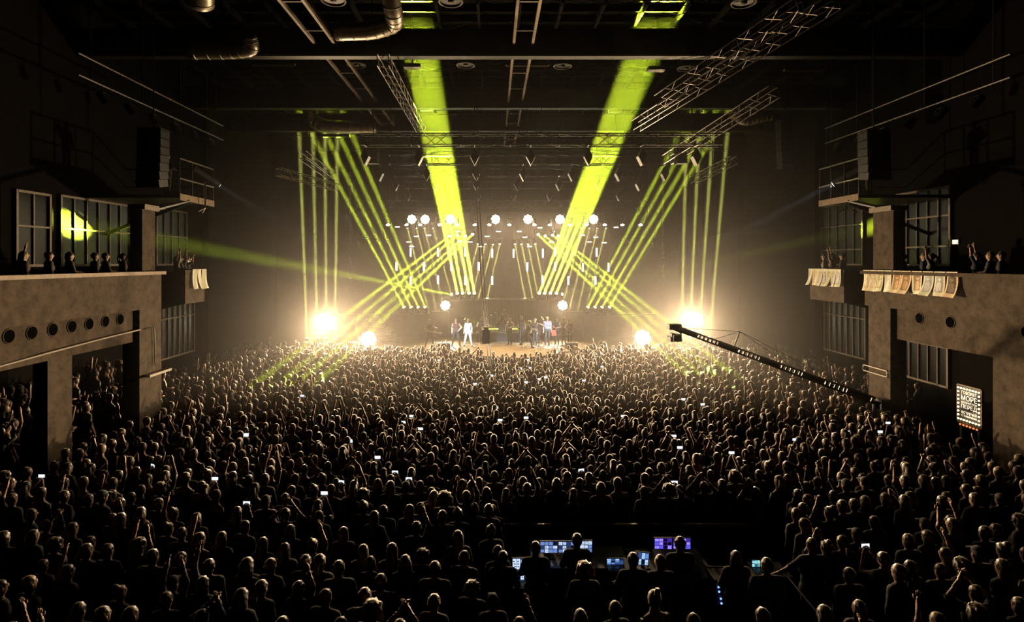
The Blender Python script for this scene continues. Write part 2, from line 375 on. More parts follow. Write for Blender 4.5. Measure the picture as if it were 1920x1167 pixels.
tag(MB().tube([(-12.6, 12.6, 4.0), (-12.5, 14.5, 4.14), (-12.48, 16.5, 4.24), (-12.46, 18.25, 4.30)], .022).build('white_cable', mat('white_rubber', (.5, .45, .38), .6, var=.1)), 'pale cable strung taut beneath the left balcony', 'cable')

# box balconies further down the hall
def box_balcony(s, a, b, label):
    r = empty('box_balcony', (s*FX, (a+b)/2, 4.94), label=label, cat='balcony'); o = Vector(r.location)
    def part(name, p, q, m): return MB().bb(Vector((s*p[0], *p[1:]))-o, Vector((s*q[0], *q[1:]))-o).build(name, m, parent=r)
    part('front_panel', (FX, a, 4.94), (FX+.12, b, 6.12), M_con); part('side_panel', (FX+.12, a, 4.94), (WX, a+.12, 6.12), M_con)
    part('side_panel', (FX+.12, b-.12, 4.94), (WX, b, 6.12), M_con); part('floor_slab', (FX+.12, a+.12, 4.94), (WX, b-.12, 5.1), M_con)
    part('hand_rail', (FX-.03, a-.05, 6.12), (FX+.15, b+.1, 6.2), M_con)
    k = MB().prism([Vector((s*(FX+.1), a+.2, 4.94))-o, Vector((s*(FX+1.6), a+.2, 4.94))-o, Vector((s*WX, a+.2, 4.1))-o, Vector((s*WX, a+.2, 4.3))-o], (0, .2, 0))
    k.build('bracket', M_con, parent=r)
box_balcony(-1, 20.9, 22.3, 'small box balcony jutting out behind the left pillar')
box_balcony(1, 21.4, 23.7, 'small box balcony jutting out behind the right pillar')

# steel follow-spot platforms
def platform(s, label):
    a, b = 20.5, 23.0; r = empty('steel_platform', (s*FX, (a+b)/2, 8.8), label=label, cat='platform'); o = Vector(r.location)
    B = lambda p, q: MB().bb(Vector((s*p[0], *p[1:]))-o, Vector((s*q[0], *q[1:]))-o)
    B((FX, a, 8.86), (WX, b, 8.98)).build('deck', M_blkm, parent=r)
    B((FX-.04, a, 8.78), (FX, b, 9.02)).build('edge_beam', M_ledge, parent=r)
    for z in (9.55, 10.28): B((FX-.03, a, z), (FX+.02, b, z+.05)).build('rail', M_alu, parent=r)
    for y in (a, a+.85, a+1.7, b-.05): B((FX-.02, y, 8.98), (FX+.02, y+.04, 10.3)).build('post', M_blkm, parent=r)
    for z in (9.55, 10.28): B((FX, b-.05, z), (WX, b, z+.05)).build('rail', M_blkm, parent=r)
    MB().tube([Vector((s*(FX+.2), a+1.2, 8.86))-o, Vector((s*(FX+3.5), a+1.2, 7.6))-o], .07).build('brace', M_blkm, parent=r)
    MB().tube([Vector((s*(FX+.3), 19.3, 8.3))-o, Vector((s*FX, a+.6, 8.82))-o], .07).build('brace', M_blkm, parent=r)
    for y in (a+.3, b-.3): MB().tube([Vector((s*(FX+.1), y, 10.2))-o, Vector((s*(FX+.1), y, 16.0))-o], .02).build('hanger_rod', M_blkm, parent=r)
platform(-1, 'railed steel spotlight platform high on the left side')
platform(1, 'railed steel spotlight platform high on the right side')

# raised side tier below the left balcony
tag(MB().bb((-15.98, 12.0, 0), (-13.1, 22.5, .45)).bb((-15.98, 12.0, .45), (-14.3, 22.5, .9)).build('side_tier', M_blk), 'black raised tier for standing guests under the left balcony', 'platform')

# ------------------------------------------------------------------ ceiling furniture
def cable_tray(x0, x1, y0, y1, z, label):
    r = empty('cable_tray', ((x0+x1)/2, y0, z), label=label, cat='cable tray'); o = Vector(r.location)
    for x in (x0, x1): MB().bb(Vector((x-.045, y0, z))-o, Vector((x+.045, y1, z+.12))-o).build('side_rail', M_ledge, parent=r)
    for y in np.arange(y0+.6, y1, 2.1): MB().bb(Vector((x0, y-.03, z+.02))-o, Vector((x1, y+.03, z+.06))-o).build('rung', M_mull, parent=r)
    for y in np.arange(y0+1, y1, 4.2):
        for x in (x0, x1): MB().bb(Vector((x-.02, y-.01, z+.1))-o, Vector((x+.02, y+.03, 16.0))-o).build('hanger', M_blkm, parent=r)
cable_tray(-.22, .45, 14, 39, 14.25, 'long ladder-shaped cable tray along the middle of the ceiling')
cable_tray(-7.3, -6.6, 14, 34, 14.25, 'long ladder-shaped cable tray on the left part of the ceiling')
def truss(a, b, w, label, group=None, name='lighting_truss', m=M_blkm, hang=None, pitch=None):
    a, b = Vector(a), Vector(b); r = empty(name, a, 0, label, 'truss', group)
    s, d, u = basis(b-a); L = (b-a).length; h = w/2; n = max(2, round(L/(pitch or w*1.15))); rad = max(.018, w*.055)
    cor = [s*h+u*h, s*-h+u*h, s*-h-u*h, s*h-u*h]
    for c in cor: MB().cyl(c, c+d*L, rad, n=6).build('chord', m, parent=r)
    lac = MB()
    for i in range(n):
        for k in range(4):
            p, q = cor[k], cor[(k+1) % 4]
            if i % 2: p, q = q, p
            lac.cyl(p+d*(L*i/n), q+d*(L*(i+1)/n), rad*.55, n=4, caps=False)
            if i % 4 == 0: lac.cyl(p+d*(L*i/n), q+d*(L*i/n), rad*.55, n=4, caps=False)
    tag(lac.build('lacing', m, parent=r), kind='stuff')
    if hang:
        for t in hang: MB().cyl(d*(L*t)+u*h, Vector((0, 0, hang_z-a.z))+Vector(((d*(L*t)).x, (d*(L*t)).y, 0)), .02, n=5).build('chain', M_blkm, parent=r)
    return r
hang_z = 15.99
AX = .45                                   # middle of the lighting rig
for i, (Y, x0, x1) in enumerate(((22.8, -6.3, 8.3), (27.2, -6.0, 7.4), (30.9, -6.4, 7.4), (36.0, -6.6, 7.4))):
    truss((x0, Y, 11.47), (x1, Y, 11.47), .44, '%s black lighting truss carrying diamond pendants' % ('nearest', 'second nearest', 'third nearest', 'farthest')[i], 'pendant trusses', hang=(.08, .5, .92))
truss(P(668, 383, 39), P(1232, 383, 39), .5, 'wide rear truss above the row of glaring white lamps', hang=(.03, .35, .65, .97))
lp = empty('lamp_pipe', P(664, 399, 39), 0, 'thin lamp pipe slung under the wide rear truss', 'pipe'); lpL = P(1234, 399, 39).x-P(664, 399, 39).x
MB().cyl((0, 0, 0), (lpL, 0, 0), .035, n=8).build('pipe', M_blkm, parent=lp)
for t in np.linspace(.03, .97, 9):
    for k in (-1, 1): MB().cyl((lpL*t, 0, 0), (lpL*t, k*.25, P(0, 383, 39).z-.25-lp.location.z), .015, n=5).build('hanger', M_blkm, parent=lp)
# sloping trusses at right, straight truss at left
for k, (p, q) in enumerate((((1568, 2), (1192, 236)), ((1500, 10), (1236, 190)), ((1452, 172), (1250, 300)))):
    A = P(*p, (17.2, 16.9, 20.5)[k]); B_ = P(*q, (24.0, 21.0, 26.0)[k])
    truss(A, B_, .42, ('long sloping bright-edged truss under the right ceiling', 'upper sloping truss at the right below the first roof beam', 'lower sloping truss at the right above the lighting rig')[k], 'sloping trusses', m=M_alu, hang=(.3,))
truss((-4.6, 18.5, 13.2), (-4.6, 28.6, 13.2), .38, 'straight truss lit green running along the left ceiling', m=M_alu, hang=(.1, .9))
truss(P(522, 322, 30), P(632, 352, 34), .4, 'short side truss by the left stage corner', 'side trusses', m=M_alu, hang=(.5,))
truss(P(566, 290, 29), P(620, 330, 33), .4, 'upper short side truss by the left stage corner', 'side trusses', m=M_alu, hang=(.5,))
truss(P(1376, 300, 29), P(1300, 338, 33), .4, 'short side truss by the right stage corner', 'side trusses', m=M_alu, hang=(.5,))
# lighting bars along the balconies
par_body = MB().cyl((0, 0, .12), (0, 0, -.14), .1, .125, 14).cyl((0, 0, .2), (0, 0, .12), .06, .1, 14).mesh('can', M_blkm, smooth=False)
par_yoke = MB().torus((0, 0, 0), (1, 0, 0), .17, .014, 12, 5, 0, math.pi).mesh('yoke', M_alu)
def par(pos, rx, rz, label, group):
    r = empty('par_can', pos, rz, label, 'stage light', group)
    link('can', par_body, r, rot=(rx, 0, 0)); link('yoke', par_yoke, r)
    MB().cyl((0, 0, .16), (0, 0, .36), .015, n=5).build('clamp', M_blkm, parent=r)
for s, ya, yb, zt in ((-1, 15.5, 23.8, 12.3), (1, 14.5, 22.6, 11.9)):
    t = 'left' if s < 0 else 'right'
    r = empty('lighting_bar', (s*FX, ya, zt), label='double-pipe lighting bar hung along the %s side near the ceiling' % t, cat='lighting bar')
    for z in (0, -.6): MB().cyl((0, 0, z), (0, yb-ya, z), .035, n=8).build('pipe', M_pipe, parent=r)
    for y in np.arange(.5, yb-ya, 2.4): MB().cyl((0, y, -.6), (0, y, 15.99-zt), .02, n=5).build('drop_rod', M_blkm, parent=r)
    for i in range(6):
        par(Vector((s*FX, ya+1.0+i*1.25, zt-.95)), .7, s*.6, '%s par can from the stage end on the %s side lighting bar' % (('sixth', 'fifth', 'fourth', 'third', 'second', 'first')[i], t), '%s side par cans' % t)
# ring lamps
def ring_lamp(pos, R, label):
    r = empty('ring_lamp', pos, 0, label, 'ceiling lamp', 'round ceiling lamps')
    MB().torus((0, 0, 0), (0, 0, 1), R, R*.09, 26, 6).build('rim', M_mull, parent=r, smooth=True)
    MB().cyl((0, 0, .02), (0, 0, .22), R*.95, R*.35, 20).build('reflector', M_blk, parent=r)
    MB().ell((0, 0, .0), (R*.28, R*.28, .05), 12, 6).build('bulb', M_mull, parent=r, smooth=True)
    MB().cyl((0, 0, .2), (0, 0, 16.0-pos.z), .015, n=5).build('stem', M_blkm, parent=r)
for i, (x, y) in enumerate(((668, 122), (873, 122), (1055, 124), (1287, 128))):
    ring_lamp(PZ(x, y, 14.6), .36, 'round ceiling lamp with pale rim just past the first roof beam, %s from left' % ('first', 'second', 'third', 'fourth')[i])
for i, (x, y) in enumerate(((572, 185), (705, 185), (883, 185), (1025, 186), (1208, 191))):
    ring_lamp(PZ(x, y, 14.6), .42, 'round ceiling lamp just before the second roof beam, %s from left' % ('first', 'second', 'third', 'fourth', 'fifth')[i])
for i, (x, y) in enumerate(((625, 1), (845, 3), (1395, 5))):
    ring_lamp(PZ(x, y, 14.6), .36, 'round ceiling lamp at the top edge of the view, %s from left' % ('first', 'second', 'third')[i])
# battens (unlit tubes) and small boxes
for i, (x0, x1, y, z) in enumerate(((472, 554, 122, 14.6), (505, 575, 70, 15.0), (355, 418, 97, 14.8), (1470, 1546, 133, 14.6), (948, 1030, 123, 14.4), (565, 628, 203, 14.8), (950, 1000, 203, 14.6))):
    a, b = PZ(x0, y, z), PZ(x1, y, z); r = empty('batten_light', (a+b)/2, 0, 'unlit strip light on the ceiling, ' + ('left, past the first beam', 'left of the big duct', 'far left beside the duct elbow', 'right, past the first beam', 'across the middle tray past the first beam', 'left, past the second beam', 'across the middle tray past the second beam')[i], 'ceiling lamp', 'unlit strip lights')
    h = (b.x-a.x)/2; MB().bb((-h, -.07, 0), (h, .07, .06)).build('housing', M_mull, parent=r); MB().cyl((-h*.96, 0, -.03), (h*.96, 0, -.03), .025, n=8).build('tube', M_alu, parent=r)
    [MB().cyl((k_*h*.7, 0, .05), (k_*h*.7, 0, 16.0-a.z), .012, n=5).build('hanger', M_blkm, parent=r) for k_ in (-1, 1)]
for i, (x, y, Y) in enumerate(((773, 128, 21.4), (800, 208, 28.2), (1230, 133, 21.4), (1153, 211, 28.2), (630, 257, 33.0), (1320, 243, 32.8))):
    p = P(x, y, Y); r = empty('junction_box', p, 0, 'flat grey box under the ceiling lit green, ' + ('past the first beam, left', 'past the second beam, left', 'past the first beam, right', 'past the second beam, right', 'by the far left duct', 'by the far right duct')[i], 'junction box', 'flat grey ceiling boxes')
    w = .32 if i < 4 else .8
    MB().bb((-w, -.15, 0), (w, .15, .14)).build('case', M_alu, parent=r); MB().cyl((0, 0, .14), (0, 0, 16.0-p.z), .02, n=5).build('drop_rod', M_blkm, parent=r)
# ducts
def duct(pts, R, label, rings=True):
    pts = [Vector(p) for p in pts]; r = empty('air_duct', pts[0], 0, label, 'air duct'); o = pts[0]
    sm = []
    for i in range(len(pts)-1):
        for t in np.linspace(0, 1, 7)[:-1 if i < len(pts)-2 else None]: sm.append(pts[i].lerp(pts[i+1], float(t))-o)
    for _ in range(3): sm = [sm[0]]+[(sm[i-1]+sm[i]*2+sm[i+1])/4 for i in range(1, len(sm)-1)]+[sm[-1]]
    MB().tube(sm, R, 18).build('shell', M_steel, parent=r, smooth=True)
    for i in (len(sm)//4, len(sm)*3//4): MB().cyl(sm[i], (sm[i].x, sm[i].y, max(sm[i].z+.1, 16.0-o.z)), .015, n=5).build('hanger', M_blkm, parent=r)
    for i in range(1, len(sm)-1, 2): MB().torus(sm[i], sm[i+1]-sm[i-1], R, .018, 18, 5).build('seam_ring', M_steel, parent=r, smooth=True)
duct([P(728, -40, 17.6), P(737, 20, 18.3), P(742, 44, 19.0), P(700, 58, 19.4), P(630, 60, 19.5)], .3, 'bright round duct with elbow at top left of centre')
duct([P(372, -40, 17.0), P(375, 8, 17.6)], .42, 'open round duct end at the top left')
duct([P(466, 70, 19.4), P(474, 92, 19.6), P(430, 97, 19.8), P(355, 97, 19.8)], .26, 'small duct elbow left of the first roof beam')
duct([P(580, 205, 31.0), P(584, 226, 31.2), P(610, 238, 31.2), P(705, 239, 31.2)], .36, 'round duct with elbow by the third roof beam at left')
duct([P(1372, 212, 30.5), P(1395, 228, 30.5), P(1420, 222, 30.5), P(1448, 216, 30.5)], .26, 'sagging flexible duct by the third roof beam at right')
duct([P(790, 238, 33.8), P(1190, 240, 33.8)], .13, 'long thin straight pipe across the ceiling behind the trusses')
duct([P(1275, 239, 32.5), P(1378, 243, 32.5)], .12, 'short green-lit pipe at far right of the ceiling')
# cables drooping between the beams: too many to count
wires = MB()
for k in range(70):
    near = k % 2 == 0; Y = random.uniform(20.8, 26.6) if near else random.uniform(16.5, 20.0)
    x = random.uniform(-6, 7); z = random.uniform(15.2, 15.75); n = random.randint(3, 6); pts = []
    for i in range(n+1): pts += [(x+i*.8, Y+random.uniform(-.05, .05), z), (x+i*.8+.4, Y+random.uniform(-.05, .05), z-random.uniform(.03, .12))]
    wires.tube(pts, .012, 4)
tag(wires.build('ceiling_wires', M_mull), 'loose bundles of thin cables drooping under the roof deck', 'cables', kind='stuff')
# diamond pendants
DI = MB(); 
dv = [(0, 0, -.34), (.17, 0, 0), (0, 0, .34), (-.17, 0, 0)]
DI.prism([(x, -.14, z) for x, _, z in dv], (0, .28, 0))
DI_body = DI.mesh('shade', M_blkm); DI_cl = MB().torus((0, 0, .44), (0, 1, 0), .1, .014, 12, 5).cyl((0, 0, .5), (0, 0, .62), .02, n=6).bb((-.025, -.25, .44), (.025, .25, .49)).mesh('clamp', M_blkm)
DI_edge = MB().prism([(0, -.15, -.36), (.185, -.15, 0), (.165, -.15, 0), (0, -.15, -.32)], (0, .3, 0)).prism([(0, -.15, -.36), (-.185, -.15, 0), (-.165, -.15, 0), (0, -.15, -.32)], (0, .3, 0)).mesh('edge_strip', M_alu)
rows_ = [(22.8, 10.79, (685, 785, 890, 995, 1103, 1203, 1305)), (27.2, 10.79, (712, 800, 893, 981, 1072, 1160, 1246)), (30.9, 10.79, (742, 815, 893, 970, 1048, 1123, 1198)), (36.0, 10.79, (765, 830, 896, 963, 1030, 1096, 1160))]
ORD = ('first', 'second', 'third', 'fourth', 'fifth', 'sixth', 'seventh')
for i, (Y, z, xs) in enumerate(rows_):
    for j, x in enumerate(xs):
        r = empty('diamond_pendant', (P(x, 0, Y).x, Y, z), random.uniform(-.1, .1), 'black diamond-shaped pendant, %s from left on the %s truss' % (ORD[j], ('nearest', 'second nearest', 'third nearest', 'farthest')[i]), 'stage light', 'diamond pendants on the %s truss' % ('nearest', 'second', 'third', 'farthest')[i])
        link('shade', DI_body, r); link('clamp', DI_cl, r); link('edge_strip', DI_edge, r)
# speaker arrays
def line_array(x, y0, Y, n, w, label):
    p = P(x, y0, Y); r = empty('line_array', p, 0, label, 'loudspeaker', 'hanging speaker columns')
    h = .26
    for i in range(n):
        a = i*i*.004
        c = MB().box((0, -a*.6, -h*(i+.5)), (w, .5, h-.02), M=Matrix.Rotation(i*.03, 3, 'X')).build('cabinet', M_blkm, parent=r)
        MB().box((0, -a*.6-.26, -h*(i+.5)), (w*.9, .012, h-.08), M=Matrix.Rotation(i*.03, 3, 'X')).build('grille', M_blk, parent=c)
    MB().bb((-w/2, -.25, 0), (w/2, .25, .06)).build('bumper', M_blkm, parent=r); MB().cyl((0, 0, .06), (0, 0, 16.0-p.z), .02, n=5).build('chain', M_blkm, parent=r)
line_array(288, 246, 18.0, 7, .75, 'black speaker column hanging at the left beside the steel platform')
line_array(1638, 250, 18.5, 6, .75, 'black speaker column hanging at the right beside the steel platform')
line_array(1470, 228, 24.0, 8, .5, 'slim black speaker column hanging right of the lighting rig')
line_array(1276, 276, 25.5, 3, .45, 'short black speaker hanging by the right end of the trusses')
line_array(700, 276, 25.5, 3, .45, 'short black speaker hanging by the left end of the trusses')
# hanging cable in the middle
for dx, w in ((0, 'left'), (.13, 'right')):
    p = [P(889, 178, 26.0), P(891, 300, 26.0), P(896, 420, 26.0), P(905, 560, 26.0), P(912, 640, 26.0), P(919, 705, 25.8)]
    p = [Vector((a.x+dx, a.y, a.z)) for a in p]
    tag(MB().tube([Vector((p[0].x, p[0].y, 16.0))]+p+[Vector((p[-1].x, 25.8, 0))], .03, 6).build('hanging_cable', M_blk), '%s one of two black cables hanging from ceiling into the crowd' % w, 'cable', 'two hanging cables')
r = empty('chain_motor', P(909, 622, 26.0), 0, 'dark motor block on the hanging cables in front of the stage', 'hoist'); MB().bb((-.12, -.12, -.55), (.25, .12, .1)).build('case', M_blk, parent=r); MB().bb((-.05, -.1, .1), (.18, .1, .22)).build('cap', M_blkm, parent=r)

for x, w in ((656, 'left'), (1243, 'right')):
    p = P(x, 400, 38.0); r = empty('hoist_chain', (p.x, 38.0, P(x, 520, 38.0).z), 0, 'long hoist chain hanging at the %s end of the rear truss' % w, 'chain', 'hoist chains')
    for i in range(46): MB().torus((0, 0, i*.155+.08), (1, 0, 0) if i % 2 else (0, 1, 0), .06, .022, 8, 4).build('chain_link', M_alu, parent=r)
    MB().cyl((0, 0, 46*.155), (0, 0, 16.0-r.location.z), .015, n=5).build('wire', M_blkm, parent=r)
# ------------------------------------------------------------------ stage
ST = 1.23
def PS(x, y): return PZ(x, y, ST)
front = [PS(628, 654.5)]+[PS(x, y) for x, y in ((830, 656), (858, 659.5), (885, 664), (912, 668), (940, 670.5), (965, 671.5), (992, 670.5), (1018, 667.5), (1045, 662.5), (1068, 657), (1090, 655), (1245, 653.5))]
stage = empty('stage', (0, 34, 0), 0, 'broad stage deck with a rounded front lip littered with confetti', 'stage')
so = Vector(stage.location)
poly = [Vector((p.x, p.y, ST-.12)) for p in front]+[Vector((9.6, 45.3, ST-.12)), Vector((-9.9, 45.3, ST-.12))]
MB().prism([p-so for p in poly], (0, 0, .12)).build('deck', M_stage, parent=stage)
inn = [Vector((p.x, p.y+.12, 0)) for p in front]+[Vector((9.5, 45.2, 0)), Vector((-9.8, 45.2, 0))]
MB().prism([p-so for p in inn], (0, 0, ST-.12)).build('skirt', M_blk, parent=stage)
MB().tube([Vector((p.x, p.y-.01, ST-.06))-so for p in front], .03, 5).build('edge_trim', M_alu, parent=stage)
for s, xa, xb in ((-1, 556, 645), (1, 1262, 1345)):
    a, b = P(xa, 0, 36).x, P(xb, 0, 36).x
    tag(MB().bb((a, 35.2, 0), (b, 37.4, P(0, 641 if s < 0 else 639, 36).z-.34)).build('side_deck', M_blk), 'black side deck with floor lamps %s of the stage' % ('left' if s < 0 else 'right'), 'platform')
# confetti
cf = MB(); 
for k in range(900):
    if k < 550: x, y = random.gauss(1035, 30), random.gauss(650, 5)
    else: x, y = random.uniform(700, 1230), random.uniform(642, 655)
    if y > 668 or y < 630 or x < 640 or x > 1235: continue
    p = PS(x, min(y, 653 if not 850 < x < 1060 else 664)); s = random.uniform(.02, .05); R = Matrix.Rotation(random.uniform(0, 3), 3, 'Z') @ Matrix.Rotation(random.uniform(-.5, .5), 3, 'X')
    cf.box(Vector((p.x, p.y, ST+.02)), (s, s*1.6, .004), M=R)
tag(cf.build('confetti', mat('white_paper', (.75, .72, .62), .7, var=.1)), 'white paper confetti scattered over the stage floor', 'confetti', kind='stuff')

# set walls
M_set = mat('black_set_panel', (.035, .032, .028), .6, var=.3, scale=3)
def set_wall(xs, Y, z1, label):
    r = empty('stage_backing', (P(xs[0], 0, Y).x, Y, ST), 0, label, 'stage wall'); o = Vector(r.location)
    for a, b in zip(xs, xs[1:]):
        MB().bb(Vector((P(a, 0, Y).x+.015, Y, ST))-o, Vector((P(b, 0, Y).x-.015, Y+.7, z1-.06))-o).build('panel', M_set, parent=r)
    MB().bb(Vector((P(xs[0], 0, Y).x, Y-.06, z1-.06))-o, Vector((P(xs[-1], 0, Y).x, Y+.75, z1))-o).build('ledge', M_blkm, parent=r)
    return r
zc = P(0, 553, 40).z-.34; zs = P(0, 581, 40).z-.34
set_wall([620, 666, 712, 760, 808], 39.75, zs, 'low black set wall panels at the left of the stage')
set_wall([1093, 1138, 1184, 1232], 39.75, zs, 'low black set wall panels at the right of the stage')
set_wall([808, 842], 39.3, P(0, 573, 39.5).z-.43, 'short black plinth holding the left middle blinder')
set_wall([1056, 1093], 39.3, P(0, 573, 39.5).z-.43, 'short black plinth holding the right middle blinder')
r = empty('stage_backing', (0, 40, ST), 0, 'tall curved black set wall with pale ledge behind the drummer', 'stage wall')
xa, xb = P(842, 0, 40).x, P(1056, 0, 40).x; n = 9; crv = []
for i in range(n+1):
    t = i/n; crv.append(Vector((xa+(xb-xa)*t, 39.72+1.1*math.sin(math.pi*t), 0)))
for i in range(n):
    a, b = crv[i]-Vector((0, 40, 0)), crv[i+1]-Vector((0, 40, 0)); e = (b-a)*.008
    MB().prism([a+e, b-e, b-e+Vector((0, .5, 0)), a+e+Vector((0, .5, 0))], (0, 0, zc-ST-.08)).build('panel', M_set, parent=r)
MB().prism([p-Vector((0, 40.06, ST-zc+ST+.08-ST)) for p in crv]+[p-Vector((0, 39.4, ST-zc+ST+.08-ST)) for p in crv[::-1]], (0, 0, .08)).build('ledge', M_mull, parent=r)
# lamp stands beside the drummer: three shelves each
for s, xs, w in ((-1, (868, 872, 876), 'left'), (1, (1022, 1018, 1012), 'right')):
    p = P(xs[1], 0, 39).x; r = empty('lamp_rack', (p, 39, ST), 0, 'narrow black rack with three low lamps %s of the drummer' % w, 'rack')
    MB().bb((-.03+s*.28, .12, 0), (.03+s*.28, .18, 1.25)).build('upright', M_blk, parent=r)
    for x, y in zip(xs, (597, 612, 626)):
        q = P(x, y, 39); MB().bb((q.x-p-.12, -.12, q.z-ST-.204-.03), (q.x-p+.12, .18, q.z-ST-.204)).bb((min(q.x-p, s*.28)-.02, .12, q.z-ST-.234), (max(q.x-p, s*.28)+.02, .18, q.z-ST-.204)).build('shelf', M_blk, parent=r)
# drop bars that carry the hanging lamps
def drop_bar(x0, x1, y, Y, sc, label):
    z = P(0, y, Y).z+.34*sc+.025; a, b = P(x0, 0, Y).x, P(x1, 0, Y).x
    r = empty('lamp_bar', (a, Y, z), 0, label, 'lamp bar', 'drop bars'); L = b-a
    MB().cyl((0, 0, 0), (L, 0, 0), .026, n=8).build('pipe', M_blkm, parent=r)
    for t in (.06, .94): MB().cyl((L*t, 0, 0), (L*t, 0, 16.0-z), .012, n=5).build('wire', M_blkm, parent=r)
drop_bar(838, 896, 439.8, 41, 1, 'drop bar with four green cross lamps left of centre'); drop_bar(1000, 1052, 439.8, 41, 1, 'drop bar with four green cross lamps right of centre')
drop_bar(756, 818, 424, 40.5, .7, 'drop bar with four thin-beam lamps at upper left'); drop_bar(1085, 1144, 424, 40.5, .7, 'drop bar with four thin-beam lamps at upper right')
drop_bar(890, 945, 454.2, 42, .7, 'drop bar with small lamps left of the drummer axis'); drop_bar(958, 1010, 454.2, 42, .7, 'drop bar with small lamps right of the drummer axis')
drop_bar(660, 736, 452, 41, 1, 'high side bar with four lamps at left'); drop_bar(1148, 1236, 454, 41, 1, 'high side bar with four lamps at right')
# light sticks and saucer lamps hanging behind the band
M_stick = mat('stick_glow', (.8, .8, .8), .4, emit=(1, .93, .8), estr=7., sample=False)
M_sauc = mat('saucer_glow', (.8, .8, .8), .4, emit=(1, .93, .8), estr=5., sample=False)
ST_tube = MB().cyl((0, 0, -.32), (0, 0, .32), .06, n=10).mesh('tube', M_stick); ST_cap = MB().cyl((0, 0, 0), (0, 0, .06), .065, n=10).mesh('end_cap', M_blk)
def c1(cx, cy): return 600+cx/2.824, 360+cy/2.824
def rank(pts, rows):
    out = []
    for name, lo, hi in rows:
        sel = sorted([p for p in pts if lo <= p[1] < hi])
        for i, p in enumerate(sel): out.append((p, name, i+1, len(sel)))
    return out
NW = ('first', 'second', 'third', 'fourth', 'fifth', 'sixth', 'seventh', 'eighth', 'ninth', 'tenth', 'eleventh', 'twelfth')
sticks = [(480, 320), (625, 320), (768, 320), (912, 325), (1025, 325), (1180, 325), (1245, 318), (1465, 320), (405, 395), (550, 395), (695, 395), (840, 395), (1098, 396), (1245, 395), (1392, 400), (1528, 400), (480, 470), (625, 465), (768, 470), (912, 470), (1178, 465), (1315, 470), (1458, 470)]
for (p, nm, i, n) in rank(sticks, (('top', 0, 350), ('middle', 350, 440), ('bottom', 440, 600))):
    q = P(*c1(*p), 43.2); r = empty('light_stick', q, 0, 'glowing white hanging light stick, %s from left in the %s row' % (NW[i-1], nm), 'light stick', 'hanging light sticks')
    link('tube', ST_tube, r); link('end_cap', ST_cap, r, (0, 0, .32)); link('end_cap', ST_cap, r, (0, 0, -.38)); MB().cyl((0, 0, .38), (0, 0, 16.0-q.z), .008, n=4).build('wire', M_blkm, parent=r)
SA_top = MB().cyl((0, 0, .02), (0, 0, .14), .2, .06, 16).mesh('shade', M_alu); SA_dif = MB().cyl((0, 0, -.03), (0, 0, .02), .16, .19, 16).mesh('diffuser', M_sauc)
sauc = [(410, 185), (470, 265), (575, 230), (735, 210), (795, 265), (885, 235), (945, 210), (1055, 210), (1085, 240), (1110, 290), (1165, 190), (1245, 210), (1225, 265), (1390, 230), (1425, 265), (1460, 240), (1505, 270), (485, 290), (510, 235), (850, 290), (1568, 188), (740, 262)]
for (p, nm, i, n) in rank(sauc, (('top', 0, 222), ('middle', 222, 255), ('bottom', 255, 600))):
    q = P(*c1(*p), 42.2+.5*random.random()); r = empty('saucer_lamp', q, 0, 'small glowing saucer lamp above the band, %s from left in the %s row' % (NW[i-1], nm), 'hanging lamp', 'saucer lamps')
    link('shade', SA_top, r); link('diffuser', SA_dif, r); MB().cyl((0, 0, .14), (0, 0, 16.0-q.z), .008, n=4).build('wire', M_blkm, parent=r)
# unlit moving heads hanging between the white lamps
sil = [(530, 128), (630, 135), (725, 130), (815, 140), (900, 128), (1135, 130), (1215, 142), (1320, 130), (1410, 136), (1508, 130), (1600, 135), (1697, 135), (1003, 124), (455, 130), (360, 130)]
for i, p in enumerate(sorted(sil)):
    x, y = c1(*p); moving_head(Vector((P(x, y, 39).x, 39.0, P(0, 399, 39).z-.03-.45*1.25)), P(x+random.uniform(-40, 40), 600, 36), 'warm', 0, 1, '%s from left of the dark unlit moving heads under the rear truss' % (NW+('thirteenth', 'fourteenth', 'fifteenth'))[i], 'unlit heads under the rear truss', True, scale=1.25)
# drum riser and kit
rs = empty('drum_riser', (-.35, 38.2, ST), 0, 'low black drum riser in front of the curved wall', 'riser')
MB().bb((-1.7, -1.0, 0), (1.7, 1.2, .55)).build('platform', M_blk, parent=rs); MB().bb((-1.75, -1.05, .55), (1.75, 1.25, .6)).build('top', M_stage, parent=rs)
M_drum = mat('drum_shell', (.25, .05, .03), .3, var=.2); M_skin_d = mat('drum_head', (.25, .23, .2), .5, var=.1); M_brass = mat('cymbal_brass', (.7, .5, .2), .25, .9, var=.1)
dk = empty('drum_kit', (-.35, 37.9, ST+.6), 0, 'drum kit with cymbals on the riser before the drummer', 'drum kit')
for nm, c, ax, R, h in (('bass_drum', (0, 0, .3), (0, 1, 0), .29, .4), ('rack_tom', (-.25, .05, .72), (0, -.3, 1), .15, .2), ('rack_tom', (.25, .05, .72), (0, -.3, 1), .15, .2), ('floor_tom', (.6, .3, .35), (0, 0, 1), .2, .38), ('snare_drum', (-.5, .35, .55), (0, 0, 1), .17, .14)):
    d = Vector(ax).normalized(); c = Vector(c); b_ = MB().cyl(c-d*h/2, c+d*h/2, R, n=16).build(nm, M_drum, parent=dk); [MB().cyl(c+d*(h/2*k_), c+d*((h/2+.008)*k_), R*.96, n=16).build('drum_head', M_skin_d, parent=b_) for k_ in (-1, 1)]
for x, y, z in ((-.75, 0, 1.1), (.8, .05, 1.15), (-.35, -.1, 1.25)):
    cy_ = MB().cyl((x, y, z), (x, y, z+.03), .24, .05, 16).build('cymbal', M_brass, parent=dk); MB().cyl((x, y, 0), (x, y, z), .012, n=5).build('stand', M_alu, parent=cy_)
